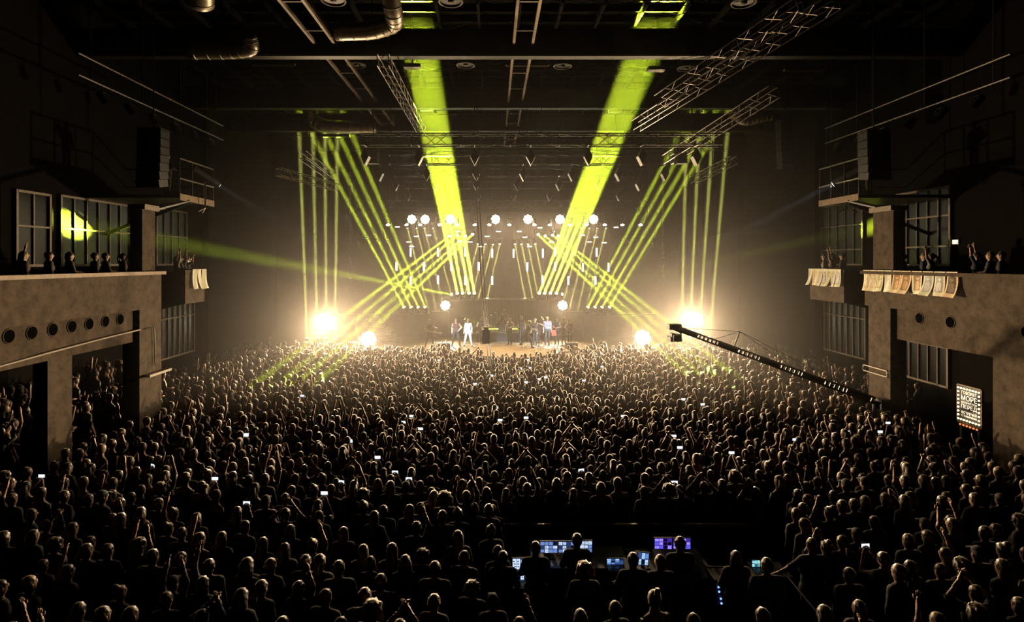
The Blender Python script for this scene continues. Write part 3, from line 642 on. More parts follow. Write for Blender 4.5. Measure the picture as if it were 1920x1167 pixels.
MB().cyl((.6, .3, 0), (.6, .3, .16), .02, n=5).cyl((-.5, .35, 0), (-.5, .35, .48), .02, n=5).cyl((-.25, .05, .3), (-.25, .05, .65), .015, n=5).cyl((.25, .05, .3), (.25, .05, .65), .015, n=5).build('hardware', M_alu, parent=dk)
st = empty('drum_stool', (-.35, 38.75, ST+.6), 0, 'round black stool under the drummer', 'stool'); MB().cyl((0, 0, .38), (0, 0, .45), .17, n=14).build('seat', M_blk, parent=st); MB().cyl((0, 0, 0), (0, 0, .38), .03, n=6).build('post', M_alu, parent=st)
# floor monitors
def wedge(x, y, w, label):
    p = PS(x, y); r = empty('floor_monitor', p, 0, label, 'loudspeaker', 'floor monitors'); h = .42
    MB().prism([(-w/2, -.22, 0), (-w/2, .32, 0), (-w/2, .02, h), (-w/2, -.22, h*.92)], (w, 0, 0)).build('cabinet', M_blk, parent=r)
    MB().prism([(-w*.44, .305, .04), (-w*.44, .04, h-.04), (-w*.44, .05, h-.03), (-w*.44, .315, .05)], (w*.88, 0, 0)).build('grille', M_blkm, parent=r)
wedge(832, 655, .78, 'black floor monitor at the stage front before the singer'); wedge(664, 654, .62, 'black floor monitor beside the left corner blinder')
wedge(1072, 655, .7, 'black floor monitor at the stage front before the dancers'); wedge(735, 653.5, .42, 'small black floor monitor near the stage stairs'); wedge(1130, 652.5, .45, 'small black floor monitor on the right half of the stage')
# stair unit left
r = empty('stair_unit', P(722, 653, 36.2), 0, 'pale-edged stepped stair unit at the left of the stage', 'stairs'); r.location.z = ST
for i in range(6):
    MB().bb((-1.2, 0, i*.27), (.95-i*.27, .5, i*.27+.25)).build('step', M_set, parent=r); MB().bb((-1.2, -.02, i*.27+.22), (.97-i*.27, .02, i*.27+.27)).build('nosing', M_mull, parent=r)
# mic stands
for i, (x, y) in enumerate(((842, 650), (1010, 650), (815, 649))):
    p = PS(x, y); r = empty('mic_stand', p, 0, 'thin microphone stand ' + ('left of the singer', 'among the dancers', 'beside the guitarist')[i], 'mic stand', 'microphone stands')
    MB().cyl((0, 0, 0), (0, 0, .03), .13, n=12).build('foot', M_blk, parent=r); MB().cyl((0, 0, .03), (0, 0, 1.4), .012, n=6).build('pole', M_alu, parent=r); MB().cyl((0, 0, 1.4), (0, -.12, 1.5), .02, .03, 8).build('microphone', M_alu, parent=r)
# blinder stands at the wings
for x, w in ((602, 'left'), (1303, 'right')):
    p = P(x, 603 if w == 'left' else 600, 36.5); r = empty('lamp_stand', (p.x, 36.75, 1.05), 0, 'black stand holding the wing blinder at %s' % w, 'lamp stand'); MB().cyl((0, 0, 0), (0, 0, p.z-.5-1.05), .04, n=8).bb((-.3, -.3, 0), (.3, .3, .05)).build('pole', M_blkm, parent=r); MB().bb((-.5, -.3, p.z-.6-1.05), (.5, .1, p.z-.54-1.05)).build('arm', M_blkm, parent=r)
# ------------------------------------------------------------------ people
def surface_nets(V, o, h):
    S = V < 0; nx, ny, nz = V.shape
    c = [S[i:nx-1+i, j:ny-1+j, k:nz-1+k] for i in (0, 1) for j in (0, 1) for k in (0, 1)]
    cnt = sum(a.astype(np.int8) for a in c); act = (cnt > 0) & (cnt < 8)
    idx = -np.ones(act.shape, int); I = np.argwhere(act); idx[act] = np.arange(len(I))
    acc = np.zeros((len(I), 3)); num = np.zeros(len(I)); E = [(a, b) for a in range(8) for b in range(a+1, 8) if bin(a ^ b).count('1') == 1]
    off = np.array([(a >> 2 & 1, a >> 1 & 1, a & 1) for a in range(8)])
    vals = [V[I[:, 0]+f[0], I[:, 1]+f[1], I[:, 2]+f[2]] for f in off]
    for a, b in E:
        va, vb = vals[a], vals[b]; m = (va < 0) != (vb < 0); t = np.where(m, va/np.where(m, va-vb, 1), 0)
        p = off[a]+(off[b]-off[a])*t[:, None]; acc[m] += p[m]; num[m] += 1
    verts = (I+acc/num[:, None])*h+o
    faces = []
    for ax in range(3):
        u, w = (ax+1) % 3, (ax+2) % 3
        sl = [slice(1, -1)]*3; sl[ax] = slice(0, -1); s2 = [slice(1, -1)]*3; s2[ax] = slice(1, None)
        a, b = S[tuple(sl)], S[tuple(s2)]; ch = np.argwhere(a != b)
        if not len(ch): continue
        fl = a[ch[:, 0], ch[:, 1], ch[:, 2]]; base = ch.copy()
        for q in range(3):
            if q != ax: base[:, q] += 1
        eu, ew = np.eye(3, dtype=int)[u], np.eye(3, dtype=int)[w]
        g = lambda p: idx[p[:, 0], p[:, 1], p[:, 2]]
        q = np.stack([g(base-eu-ew), g(base-ew), g(base), g(base-eu)], 1)
        q[~fl] = q[~fl][:, ::-1]; faces.append(q)
    return verts, np.concatenate(faces)
def d_cap(p, a, b, ra, rb):
    a, b = np.array(a, float), np.array(b, float); ba = b-a; t = np.clip(((p-a) @ ba)/max(1e-9, ba @ ba), 0, 1)
    return np.linalg.norm(p-a-t[..., None]*ba, axis=-1)-(ra+(rb-ra)*t)
def d_ell(p, c, r):
    q = (p-np.array(c))/np.array(r); n = np.linalg.norm(q, axis=-1); g = np.linalg.norm(q/np.array(r), axis=-1)
    return n*(n-1)/np.maximum(g, 1e-6)
def smin(a, b, k):
    h = np.clip(.5+.5*(b-a)/k, 0, 1); return b+(a-b)*h-k*h*(1-h)
def field(prims, p, k):
    d = None
    for pr in prims:
        e = d_cap(p, *pr[1:5]) if pr[0] == 'c' else d_ell(p, pr[1], pr[2])
        d = e if d is None else smin(d, e, k)
    return d
def polygonise(prims, h, k, cut=None):
    lo = np.min([np.minimum(pr[1], pr[2])-max(pr[3:5]) if pr[0] == 'c' else np.array(pr[1])-np.array(pr[2]) for pr in prims], 0)-2.2*h-.01
    hi = np.max([np.maximum(pr[1], pr[2])+max(pr[3:5]) if pr[0] == 'c' else np.array(pr[1])+np.array(pr[2]) for pr in prims], 0)+2.2*h+.01
    n = np.ceil((hi-lo)/h).astype(int)+1
    g = np.stack(np.meshgrid(*[lo[i]+h*np.arange(n[i]) for i in range(3)], indexing='ij'), -1)
    V = field(prims, g, k)
    if cut is not None: V = np.maximum(V, cut(g))
    return surface_nets(V, lo, h)

ARMS = {'down': ((.235, -.02, 1.15), (.245, .06, .91)), 'up': ((.27, .06, 1.63), (.215, .1, 1.87)), 'high': ((.22, .05, 1.68), (.12, .08, 1.93)),
        'phone': ((.23, .2, 1.33), (.085, .34, 1.56)), 'clap': ((.3, .14, 1.5), (.05, .24, 1.76)), 'front': ((.25, .03, 1.17), (.1, .25, 1.14)),
        'out': ((.42, .1, 1.4), (.66, .16, 1.33)), 'reach': ((.24, .22, 1.3), (.2, .46, 1.35)), 'hip': ((.36, -.06, 1.2), (.2, .06, 1.04)), 'mic': ((.26, .12, 1.22), (.08, .2, 1.48)),
        'desk': ((.24, .1, 1.17), (.2, .34, 1.08)), 'strum': ((.3, -.04, 1.16), (.1, .2, 1.08)), 'neck': ((.33, .06, 1.24), (.42, .26, 1.24)), 'drum': ((.32, .1, 1.2), (.3, .36, 1.16))}
def mirror(p, s): return (p[0]*s, p[1], p[2])
def skeleton(larm='down', rarm='down', lean=0., legs='stand', w=1., hip=1., seat=False):
    up = lambda p: tuple(Matrix.Rotation(-lean, 3, 'X') @ (Vector(p)-Vector((0, 0, .95)))+Vector((0, 0, .95)))
    pr = [('c', up((-.075*hip, 0, .95)), up((.075*hip, 0, .95)), .122*hip, .122*hip, 'leg'), ('c', up((-.06*w, 0, 1.1)), up((.06*w, 0, 1.1)), .11*w, .11*w, 'top'),
          ('c', up((-.09*w, 0, 1.28)), up((.09*w, 0, 1.28)), .12*w, .12*w, 'top'), ('c', up((-.145*w, -.01, 1.42)), up((.145*w, -.01, 1.42)), .068, .068, 'top'),
          ('c', up((0, -.005, 1.42)), up((0, .012, 1.57)), .056, .052, 'skin'), ('e', up((0, .008, 1.645)), (.077, .097, .115), 0, 0, 'head'), ('e', up((0, .035, 1.58)), (.053, .06, .055), 0, 0, 'head')]
    hands = []
    for s, a in ((-1, larm), (1, rarm)):
        e, wr = [Vector(up(mirror(p, s))) for p in (ARMS[a] if isinstance(a, str) else a)]
        sh = Vector(up((s*.178*w, -.01, 1.415)))
        pr += [('c', tuple(sh), tuple(e), .054, .043, 'uarm'), ('c', tuple(e), tuple(wr), .043, .03, 'farm')]
        d = (wr-e).normalized(); hd = wr+d*.075; pr.append(('c', tuple(wr+d*.02), tuple(hd), .03, .034, 'hand')); hands.append((hd, d, s))
    L = {'stand': (((.098, .015, .5), (.105, -.02, .085)), ((.098, .015, .5), (.105, -.02, .085))), 'stride': (((.1, -.05, .53), (.1, -.42, .2)), ((.1, .3, .55), (.1, .36, .09))),
         'wide': (((.17, .03, .5), (.25, 0, .085)), ((.17, .03, .5), (.25, 0, .085))), 'sit': (((.17, .42, .5), (.17, .42, .09)), ((.17, .42, .5), (.17, .42, .09)))}[legs]
    for s, (kn, an) in zip((-1, 1), L):
        kn, an = mirror(kn, s), mirror(an, s); dz = -.43 if legs == 'sit' else 0
        hp = (s*.09*hip, 0, .9)
        if legs == 'sit': kn = (kn[0], kn[1], .93); an = (an[0], an[1], .52)
        pr += [('c', hp, kn, .092, .062, 'leg'), ('c', kn, an, .06, .042, 'leg'), ('c', (an[0], an[1]-.01, an[2]-.035), (an[0]*1.08, an[1]+.14, an[2]-.05), .042, .034, 'shoe')]
    return pr, hands, up
def np_mesh(name, v, f, mats, mi=None, smooth=True):
    me = bpy.data.meshes.new(name); me.vertices.add(len(v)); me.vertices.foreach_set('co', np.asarray(v, np.float32).ravel())
    k = f.shape[1]; me.loops.add(f.size); me.loops.foreach_set('vertex_index', f.astype(np.int32).ravel())
    me.polygons.add(len(f)); me.polygons.foreach_set('loop_start', np.arange(0, f.size, k, dtype=np.int32))
    for m in mats: me.materials.append(m)
    if mi is not None: me.polygons.foreach_set('material_index', np.asarray(mi, np.int32))
    me.update(calc_edges=True); me.validate()
    if smooth: me.shade_smooth()
    return me
def ramp_mat(name, stops, rough, source='Random', spec=.5):
    m = bpy.data.materials.new(name); m.use_nodes = True; nt = m.node_tree; b = nt.nodes['Principled BSDF']; b.inputs['Roughness'].default_value = rough; b.inputs['Specular IOR Level'].default_value = spec
    b.inputs['Sheen Weight'].default_value = .45; b.inputs['Sheen Roughness'].default_value = .35; b.inputs['Sheen Tint'].default_value = (.9, .75, .6, 1)
    oi = nt.nodes.new('ShaderNodeObjectInfo'); r = nt.nodes.new('ShaderNodeValToRGB'); r.color_ramp.interpolation = 'CONSTANT'
    for i, c in enumerate(stops):
        e = r.color_ramp.elements[i] if i < 2 else r.color_ramp.elements.new(i/len(stops)); e.position = i/len(stops); e.color = (*c, 1)
    n = nt.nodes.new('ShaderNodeTexNoise'); n.inputs['Scale'].default_value = 30; mx = nt.nodes.new('ShaderNodeMix'); mx.data_type = 'RGBA'; mx.blend_type = 'MULTIPLY'; mx.inputs[0].default_value = .4
    nt.links.new(oi.outputs['Random'], r.inputs[0]); nt.links.new(r.outputs[0], mx.inputs[6]); nt.links.new(n.outputs['Color'], mx.inputs[7]); nt.links.new(mx.outputs[2], b.inputs['Base Color'])
    return m
SKINC = (.42, .25, .16); HAIRS = [(.03, .02, .014), (.05, .034, .022), (.08, .055, .035), (.04, .027, .02), (.24, .17, .09), (.12, .08, .05)]
TOPS = [(.012, .012, .012), (.02, .02, .022), (.05, .045, .04), (.015, .02, .035), (.012, .011, .01), (.22, .2, .18), (.06, .016, .014), (.03, .03, .028)]
M_skin = mat('skin', SKINC, .5, var=.08, scale=20); M_eye = mat('eye', (.03, .02, .015), .2, var=.1); M_lip = mat('lip', (.3, .11, .09), .5, var=.1)
M_hair = ramp_mat('hair_strands', HAIRS, .42); M_top = ramp_mat('top_cloth', TOPS, .8); M_trs = ramp_mat('trouser_cloth', [(.012, .012, .013), (.02, .024, .035), (.03, .028, .026)], .85); M_shoe = mat('shoe_leather', (.02, .018, .016), .45, var=.2)
def shell(name, v, f, sel, off, m):
    fs = f[sel]; 
    if not len(fs): return None
    n = np.zeros_like(v); fn = np.cross(v[f[:, 2]]-v[f[:, 0]], v[f[:, 3]]-v[f[:, 1]])
    for i in range(4): np.add.at(n, f[:, i], fn)
    n /= np.maximum(np.linalg.norm(n, axis=1, keepdims=True), 1e-9)
    u, inv = np.unique(fs, return_inverse=True); return np_mesh(name, v[u]+n[u]*off, inv.reshape(fs.shape), [m])
def body_set(h=.034, sleeves='long', skirt=False, mats=None, **kw):
    """meshes of one figure: body, top, trousers, shoes"""
    prims, hands, up = skeleton(**kw); mats = mats or {}
    v, f = polygonise(prims, h, .035)
    c = v[f].mean(1); D = np.stack([d_cap(c, *pr[1:5]) if pr[0] == 'c' else d_ell(c, pr[1], pr[2]) for pr in prims], 1)
    tg = np.array([pr[5] for pr in prims])[D.argmin(1)]
    tops = ['top', 'uarm']+(['farm'] if sleeves == 'long' else [])
    if sleeves == 'none': tops = ['top']
    legs = ['leg'] if not skirt else []
    out = {'top': shell('top', v, f, np.isin(tg, tops), .012, mats.get('top', M_top)), 'shoes': shell('shoes', v, f, tg == 'shoe', .008, M_shoe)}
    if legs: out['trousers'] = shell('trousers', v, f, tg == 'leg', .01, mats.get('trousers', M_trs))
    # fingers, ears, nose, eyes and mouth close the figure
    mb = MB(); mb.v = [tuple(p) for p in v]; mb.f = [tuple(int(i) for i in q) for q in f]; mb.m = [0]*len(mb.f)
    for hd, d, s in hands:
        sd, _, u = basis(d)
        for q, (o_, L) in enumerate(((-.024, .062), (-.008, .075), (.009, .07), (.025, .055))):
            a = hd+sd*o_+d*.012; b = a+d*(L*.55)+u*.004; mb.tube([a, b, b+d*(L*.42)-u*.014], [.0095, .009, .007], 5)
        a = hd-d*.04+sd*(.026*s); mb.tube([a, a+sd*(.028*s)+d*.028, a+sd*(.03*s)+d*.058], [.012, .011, .008], 5)
    U = lambda x, y, z: Vector(up((x, y, z)))
    for s in (-1, 1): mb.ell(U(s*.08, -.004, 1.635), (.012, .024, .034), 6, 4)
    a = U(0, .1, 1.66); mb.prism([a, U(-.017, .098, 1.612), U(0, .128, 1.616), ], (0, 0, .001)).prism([U(-.016, .095, 1.612), U(.016, .095, 1.612), U(0, .128, 1.615)], U(0, .1, 1.665)-U(0, .11, 1.613))
    mb.cur = 1
    for s in (-1, 1): mb.ell(U(s*.031, .092, 1.65), (.013, .008, .008), 6, 4)
    mb.cur = 2; mb.ell(U(0, .097, 1.574), (.024, .008, .008), 6, 4)
    out['body'] = mb.mesh('body', mats.get('skin', M_skin), M_eye, M_lip, smooth=True)
    if skirt:
        k = MB(); n = 14
        for z, r_ in ((1.06, .13), (.9, .19), (.7, .25), (.52, .3)): k.v += [(math.cos(2*math.pi*i/n)*r_, math.sin(2*math.pi*i/n)*r_*.8, z) for i in range(n)]
        k.f = [(j*n+i, j*n+(i+1) % n, (j+1)*n+(i+1) % n, (j+1)*n+i) for j in range(3) for i in range(n)]; k.m = [0]*len(k.f); out['skirt'] = k.mesh('skirt', mats.get('trousers', M_trs), smooth=True)
    out['up'] = up; out['hands'] = [h_[0] for h_ in hands]
    return out
def hair_mesh(style, m=None, lean=0., h=.026):
    up = lambda p: tuple(Matrix.Rotation(-lean, 3, 'X') @ (Vector(p)-Vector((0, 0, .95)))+Vector((0, 0, .95)))
    pr = [('e', up((0, -.006, 1.662)), (.09, .108, .112), 0, 0, 'h')]
    if style == 'long': pr += [('c', up((0, -.05, 1.62)), up((0, -.105, 1.36)), .088, .075, 'h'), ('c', up((-.06, -.02, 1.6)), up((-.075, -.05, 1.4)), .04, .035, 'h'), ('c', up((.06, -.02, 1.6)), up((.075, -.05, 1.4)), .04, .035, 'h')]
    if style == 'bob': pr += [('c', up((-.06, -.03, 1.62)), up((-.07, -.03, 1.52)), .05, .05, 'h'), ('c', up((.06, -.03, 1.62)), up((.07, -.03, 1.52)), .05, .05, 'h'), ('c', up((0, -.06, 1.62)), up((0, -.06, 1.52)), .07, .06, 'h')]
    if style == 'bun': pr += [('e', up((0, -.07, 1.78)), (.05, .05, .045), 0, 0, 'h')]
    if style == 'tail': pr += [('c', up((0, -.1, 1.68)), up((0, -.16, 1.6)), .035, .04, 'h'), ('c', up((0, -.16, 1.6)), up((0, -.15, 1.4)), .04, .02, 'h')]
    if style == 'curly': pr = [('e', up((0, -.01, 1.68)), (.125, .135, .125), 0, 0, 'h'), ('c', up((-.07, -.04, 1.62)), up((.07, -.04, 1.62)), .075, .075, 'h')]
    fc = np.array(up((0, .085, 1.6)))
    cut = lambda p: -d_ell(p, fc, (.075, .075, .088))
    v, f = polygonise(pr, h, .03, cut); hc_ = np.array(up((0, -.01, 1.66))); dv_ = v-hc_; th_ = np.arctan2(dv_[:, 0], -dv_[:, 1])
    sd = len(style)*1.7; amp = .012 if style == 'curly' else .006
    v = v*1.0+dv_/np.maximum(np.linalg.norm(dv_, axis=1, keepdims=True), 1e-6)*(amp*(np.sin(9*th_+sd+6*dv_[:, 2])+.8*np.sin(17*th_-sd+11*dv_[:, 2])+.7*np.sin(60*dv_[:, 2]+5*th_)))[:, None]*(dv_[:, 1:2] < .08)*np.clip(np.linalg.norm(dv_[:, :2], axis=1, keepdims=True)/.07-.35, 0, 1)
    me = np_mesh('hair', v, f, [m or M_hair]); return me
M_cap = mat('cap_cloth', (.03, .028, .026), .8, var=.2)
def cap_mesh():
    mb = MB(); mb.ell((0, -.004, 1.675), (.09, .11, .1), 14, 8); mb.prism([(-.075, .08, 1.69), (.075, .08, 1.69), (.055, .18, 1.675), (-.055, .18, 1.675)], (0, 0, .012)); return mb.mesh('cap', M_cap, smooth=True)
HAIR = {k: hair_mesh(k) for k in ('short', 'long', 'bob', 'bun', 'tail', 'curly')}; HAIR['cap'] = cap_mesh()
POSES = {'arms down': ('down', 'down'), 'both arms raised': ('up', 'high'), 'right arm raised': ('down', 'high'), 'left arm raised': ('up', 'down'), 'hands clapping overhead': ('clap', 'clap'), 'phone held up': ('phone', 'phone'), 'hands in front': ('front', 'front')}
BODY = {}
for pn, (a, b) in POSES.items():
    for build, w, hp in (('broad', 1.08, 1.0), ('slim', .9, 1.04)):
        BODY[pn, build] = body_set(.036, 'short' if build == 'slim' else 'long', larm=a, rarm=b, w=w, hip=hp)
def person(loc, rz, bs, hair, label, group=None, s=1., hairname='hair'):
    r = empty('person', loc, rz, label, 'person', group); r.scale = (s,)*3
    for k in ('body', 'top', 'trousers', 'skirt', 'shoes'):
        if bs.get(k): link(k, bs[k], r)
    if hair: link(hairname, hair, r)
    return r
# ---- crowd: the nearest people, one by one, where their heads show in the photograph
def lst(t, ox, oy, k): return [(ox+a/k, oy+b/k) for a, b in t]
heads = lst([(25,120),(140,110),(355,110),(550,110),(490,190),(330,195),(610,185),(670,170),(145,265),(285,250),(855,115),(945,145),(1035,115),(1145,165),(1245,160),(1320,125),(1545,150),(1615,155),(1665,135),(1775,90),(1720,205),(840,225),(1345,230),(1420,245),(1575,230),(285,355),(525,375),(845,305),(920,375),(985,335),(1170,330),(1250,315),(1405,370),(1515,355),(1635,325),(1735,325),(700,490),(1220,450),(1375,440),(1750,475),(1515,515),(125,565),(280,605),(480,575),(840,615),(1045,605),(1560,660),(180,715),(430,690),(530,685),(665,730),(890,700),(1140,690),(1350,735),(20,710),(965,825),(850,925),(570,935),(1345,970),(905,1025),(115,870),(680,1135),(1100,1150),(490,890),(1035,160)], 460, 860, 3.802)
heads += lst([(30,100),(70,140),(85,250),(460,140),(455,230),(480,30),(220,360),(235,510),(515,460),(25,520),(615,610),(765,610),(630,255),(725,230),(855,285),(935,245),(1130,285),(860,390),(1000,350),(1110,420),(1200,460),(1295,495),(990,580),(1085,650),(1290,670),(1320,600),(1490,720),(1690,345),(1745,445),(1580,525),(1760,710),(1445,845),(1440,1080),(930,1060),(560,1030),(730,1060),(480,760),(205,840),(1140,180),(1435,165),(1660,95),(1780,120),(1605,80),(1340,75),(1480,80),(970,60),(1720,930),(1420,530),(1400,390)], 0, 860, 3.802)
heads += lst([(170,240),(280,250),(410,270),(530,300),(595,210),(785,170),(760,215),(850,275),(665,285),(1095,200),(1095,250),(1265,285),(1345,190),(1270,190),(1525,260),(1520,165),(1650,150),(1740,95),(1435,125),(1380,130),(20,90),(10,330),(15,410),(130,70),(230,130),(260,175),(345,140),(470,140),(545,95),(635,140),(700,100),(800,85),(925,45),(985,70),(1045,30),(885,100),(1415,50),(1370,75),(1215,30)], 920, 860, 3.802)
heads += lst([(20,145),(85,80),(60,200),(105,180),(165,100),(150,20),(280,20),(285,110),(355,215),(420,250),(390,310),(345,345),(215,425),(400,415),(475,255),(490,130),(600,225),(575,335),(665,290),(745,280),(660,210),(690,145),(820,130),(805,105),(885,20),(820,260),(960,240),(985,115),(1100,120),(1135,170),(1095,255),(1225,115),(1310,130),(1380,120),(1525,80),(1355,260),(1525,180),(1620,115),(1580,240),(1755,245),(885,400),(1235,415),(1300,395),(1430,415),(1650,470),(1890,395),(1120,525),(950,650),(1135,710),(1055,735),(650,795),(1345,730),(1490,700),(1590,880),(1775,585),(1775,700),(1600,610),(1380,620),(780,985),(1595,1020),(1325,1070),(1475,860),(540,1020),(1360,970),(1890,965)], 1400, 860, 3.692)
taken = []
def free(x, y, d): return all((x-a)**2+(y-b)**2 > d*d for a, b in taken)
def blocked(x, y):
    if -.75 < x < 4.6 and 8.0 < y < 11.75: return True       # mixing position
    if abs(x) > FX-.35 and y < 20.3: return True
    if abs(x) > FX-.4 and any(a-.4 < y < b+.4 for a, b in ((18.2, 20.0),)): return True
    return False
ind = []
for (x, y) in heads:
    H = 1.765*random.uniform(.94, 1.04); q = PZ(x, y, H); X, Y = q.x, q.y
    for _ in range(14):
        if free(X, Y, .36): break
        H *= random.choice((.985, 1.015)); q = PZ(x, y, min(max(H, 1.55), 1.95)); X, Y = q.x, q.y
    if blocked(X, Y) or not free(X, Y, .3): continue
    taken.append((X, Y)); ind.append((X, Y, H/1.765, x, y))
k = 0
while len(ind) < 292 and k < 6000:
    k += 1; X, Y = random.uniform(-12, 12), random.uniform(6.9, 11.6)
    if blocked(X, Y) or not free(X, Y, .46): continue
    H = random.uniform(.9, .97); taken.append((X, Y)); x = VX+(X-CX)*F/Y; ind.append((X, Y, H, x, VY+(CZ-1.765*H)*F/Y))
def zone(x, y):
    if y > 1010:
        if x < 330: return 'in the dark bottom left corner'
        if x < 620: return 'low in the left foreground'
        if x < 1000: return 'just left of the mixing desk'
        if x < 1560: return 'beside the big man at the mixing desk'
        if x < 1760: return 'low in the right foreground'
        return 'in the dark bottom right corner'
    if y > 935:
        if x < 240: return 'at the left edge below the balcony'
        if x < 520: return 'in the left mid crowd'
        if x < 760: return 'left of the centre aisle of heads'
        if x < 1000: return 'ahead and left of the desk screens'
        if x < 1450: return 'right behind the desk barrier'
        if x < 1700: return 'right of the desk barrier'
        return 'at the right edge below the bulb sign'
    if x < 300: return 'near the left balcony pillar'
    if x < 620: return 'in the left crowd ahead'
    if x < 960: return 'in the middle crowd ahead'
    if x < 1280: return 'just ahead of the desk barrier'
    if x < 1600: return 'in the right crowd below the crane'
    return 'near the right balcony pillar'
HL = {'short': 'short-haired', 'long': 'long-haired', 'bob': 'bob-haired', 'bun': 'bun-haired', 'tail': 'pony-tailed', 'curly': 'curly-haired', 'cap': 'cap-wearing'}
cat_ = []
for (X, Y, s, x, y) in ind:
    hk = random.choices(list(HL), (44, 20, 10, 6, 8, 5, 7))[0]; bd = 'slim' if hk in ('long', 'bob', 'bun', 'tail') else random.choice(('broad', 'broad', 'slim'))
    pn = random.choices(list(POSES), (66, 3, 5, 4, 4, 5, 13))[0]
    cat_.append([hk, bd, pn, zone(x, y), x, y, X, Y, s])
from collections import defaultdict
gr = defaultdict(list)
for c in cat_: gr[c[0], c[2], c[3]].append(c)
NUMW = ('first', 'second', 'third', 'fourth', 'fifth', 'sixth', 'seventh', 'eighth', 'ninth', 'tenth', 'eleventh', 'twelfth', 'thirteenth', 'fourteenth', 'fifteenth', 'sixteenth')
PHONES = []
for (hk, pn, zn), cs in gr.items():
    cs.sort(key=lambda c: c[4])
    for i, c in enumerate(cs):
        lab = '%s concertgoer, %s, %s' % (HL[hk], pn, zn)
        if len(cs) > 1: lab += ', %s from left' % NUMW[min(i, 15)]
        X, Y, s = c[6:9]; rz = math.atan2(X, 36-Y)*-.0 + math.atan2(-X*.8, 36-Y)*-1 + random.uniform(-.25, .25)
        b = BODY[pn, c[1]]
        person((X, Y, 0), rz, b, HAIR[hk], lab, 'nearest concertgoers', s, 'cap' if hk == 'cap' else 'hair')
        if pn == 'phone held up':
            m_ = (b['hands'][0]+b['hands'][1])/2+Vector((0, .03, .05)); R = Matrix.Rotation(rz, 3, 'Z'); PHONES.append((Vector((X, Y, 0))+R @ (m_*s), rz, zn, c[4], c[5]))
# ---- the rest of the crowd: hundreds of figures joined as one
def low_person(arms, hair, col_top, col_hair, cols_leg=(.015, .015, .018)):
    V, T, C = [], [], []
    def loft(rings, n, colf):
        o = len(V)
        for (cx, cy_, z, rx, ry) in rings:
            for i in range(n):
                t = 2*math.pi*i/n+math.pi/n; p = (cx+rx*math.cos(t), cy_+ry*math.sin(t), z); V.append(p); C.append(colf(p))
        for j in range(len(rings)-1):
            for i in range(n):
                a, b, c, d = o+j*n+i, o+j*n+(i+1) % n, o+(j+1)*n+(i+1) % n, o+(j+1)*n+i; T.append((a, b, c)); T.append((a, c, d))
        e = o+(len(rings)-1)*n
        for i in range(1, n-1): T.append((e, e+i, e+i+1))
    def tube(pts, rs, n, colr):
        mb = MB().tube(pts, rs, n); o = len(V); V.extend(mb.v); C.extend([colr]*len(mb.v))
        for f in mb.f:
            for i in range(1, len(f)-1): T.append((o+f[0], o+f[i], o+f[i+1]))
    hc = lambda p: col_top if p[2] < 1.46 else (SKINC if (p[2] < 1.55 or (p[1] > .045 and p[2] < 1.69)) else col_hair)
    loft([(0, 0, .86, .15, .11), (0, 0, 1.08, .14, .1), (0, 0, 1.3, .19, .12), (0, -.01, 1.41, .19, .085), (0, -.01, 1.46, .09, .065), (0, 0, 1.53, .058, .06), (0, .005, 1.575, .078, .09), (0, 0, 1.65, .09, .108), (0, -.003, 1.72, .077, .092), (0, -.005, 1.76, .035, .045)], 9, hc)
    if hair == 'long': tube([(0, -.05, 1.7), (0, -.075, 1.55), (0, -.1, 1.36)], [.07, .095, .07], 6, col_hair)
    if hair == 'bun': tube([(0, -.06, 1.74), (0, -.07, 1.82)], [.05, .035], 5, col_hair)
    for s in (-1, 1): tube([(s*.09, 0, .88), (s*.1, .01, .48), (s*.11, 0, 0)], [.09, .065, .05], 5, cols_leg)
    for s, a in zip((-1, 1), arms):
        e, w_ = ARMS[a]; e, w_ = Vector(mirror(e, s)), Vector(mirror(w_, s)); d = (w_-e).normalized()
        tube([(s*.18, -.01, 1.4), e], [.055, .043], 5, col_top); tube([e, w_, w_+d*.09, w_+d*.16], [.043, .03, .036, .015], 5, SKINC)
    return np.array(V, np.float32), np.array(T, np.int32), np.array(C, np.float32)
LOW = []
for i in range(26):
    arms = [('down', 'down'), ('down', 'down'), ('front', 'front'), ('down', 'down'), ('down', 'down'), ('down', 'high') if i < 13 else ('up', 'high'), ('down', 'down') if i < 13 else ('up', 'down'), ('front', 'front'), ('clap', 'clap'), ('front', 'down'), ('phone', 'phone'), ('down', 'down'), ('front', 'front')][i % 13]
    LOW.append(low_person(arms, random.choice(('short', 'short', 'long', 'bun', 'long')), random.choice(TOPS), random.choice(HAIRS)))
spots = []
def try_add(X, Y, z, d):
    if z == 0 and (blocked(X, Y) or not free(X, Y, d)): return
    taken.append((X, Y)) if z == 0 else None
    spots.append((X, Y, z))
cell = {}
def grid_free(X, Y, d):
    i, j = int(X//.5), int(Y//.5)
    for a in range(i-1, i+2):
        for b in range(j-1, j+2):
            for (p, q) in cell.get((a, b), ()):
                if (p-X)**2+(q-Y)**2 < d*d: return False
    return True
for (X, Y) in taken: cell.setdefault((int(X//.5), int(Y//.5)), []).append((X, Y))
lip = [(p.x, p.y) for p in front]
def stage_front(X):
    for (a, b), (c, d) in zip(lip, lip[1:]):
        if a <= X <= c: return b+(d-b)*(X-a)/(c-a)
    return 34.9
for k in range(26000):
    Y = 6.9+(random.random()**.85)*(33.2-6.9); X = random.uniform(-15.6, 15.6)
    if Y > stage_front(X)-1.4: continue
    if abs(X) > 11.9 and Y < 20.6: continue
    if X > 8.5+.22*(33-Y) and Y > 20.5 and random.random() < .9: continue
    if blocked(X, Y) or (Y < 11.7 and random.random() < .97): continue
    if not grid_free(X, Y, .43): continue
    cell.setdefault((int(X//.5), int(Y//.5)), []).append((X, Y)); spots.append((X, Y, 0.))
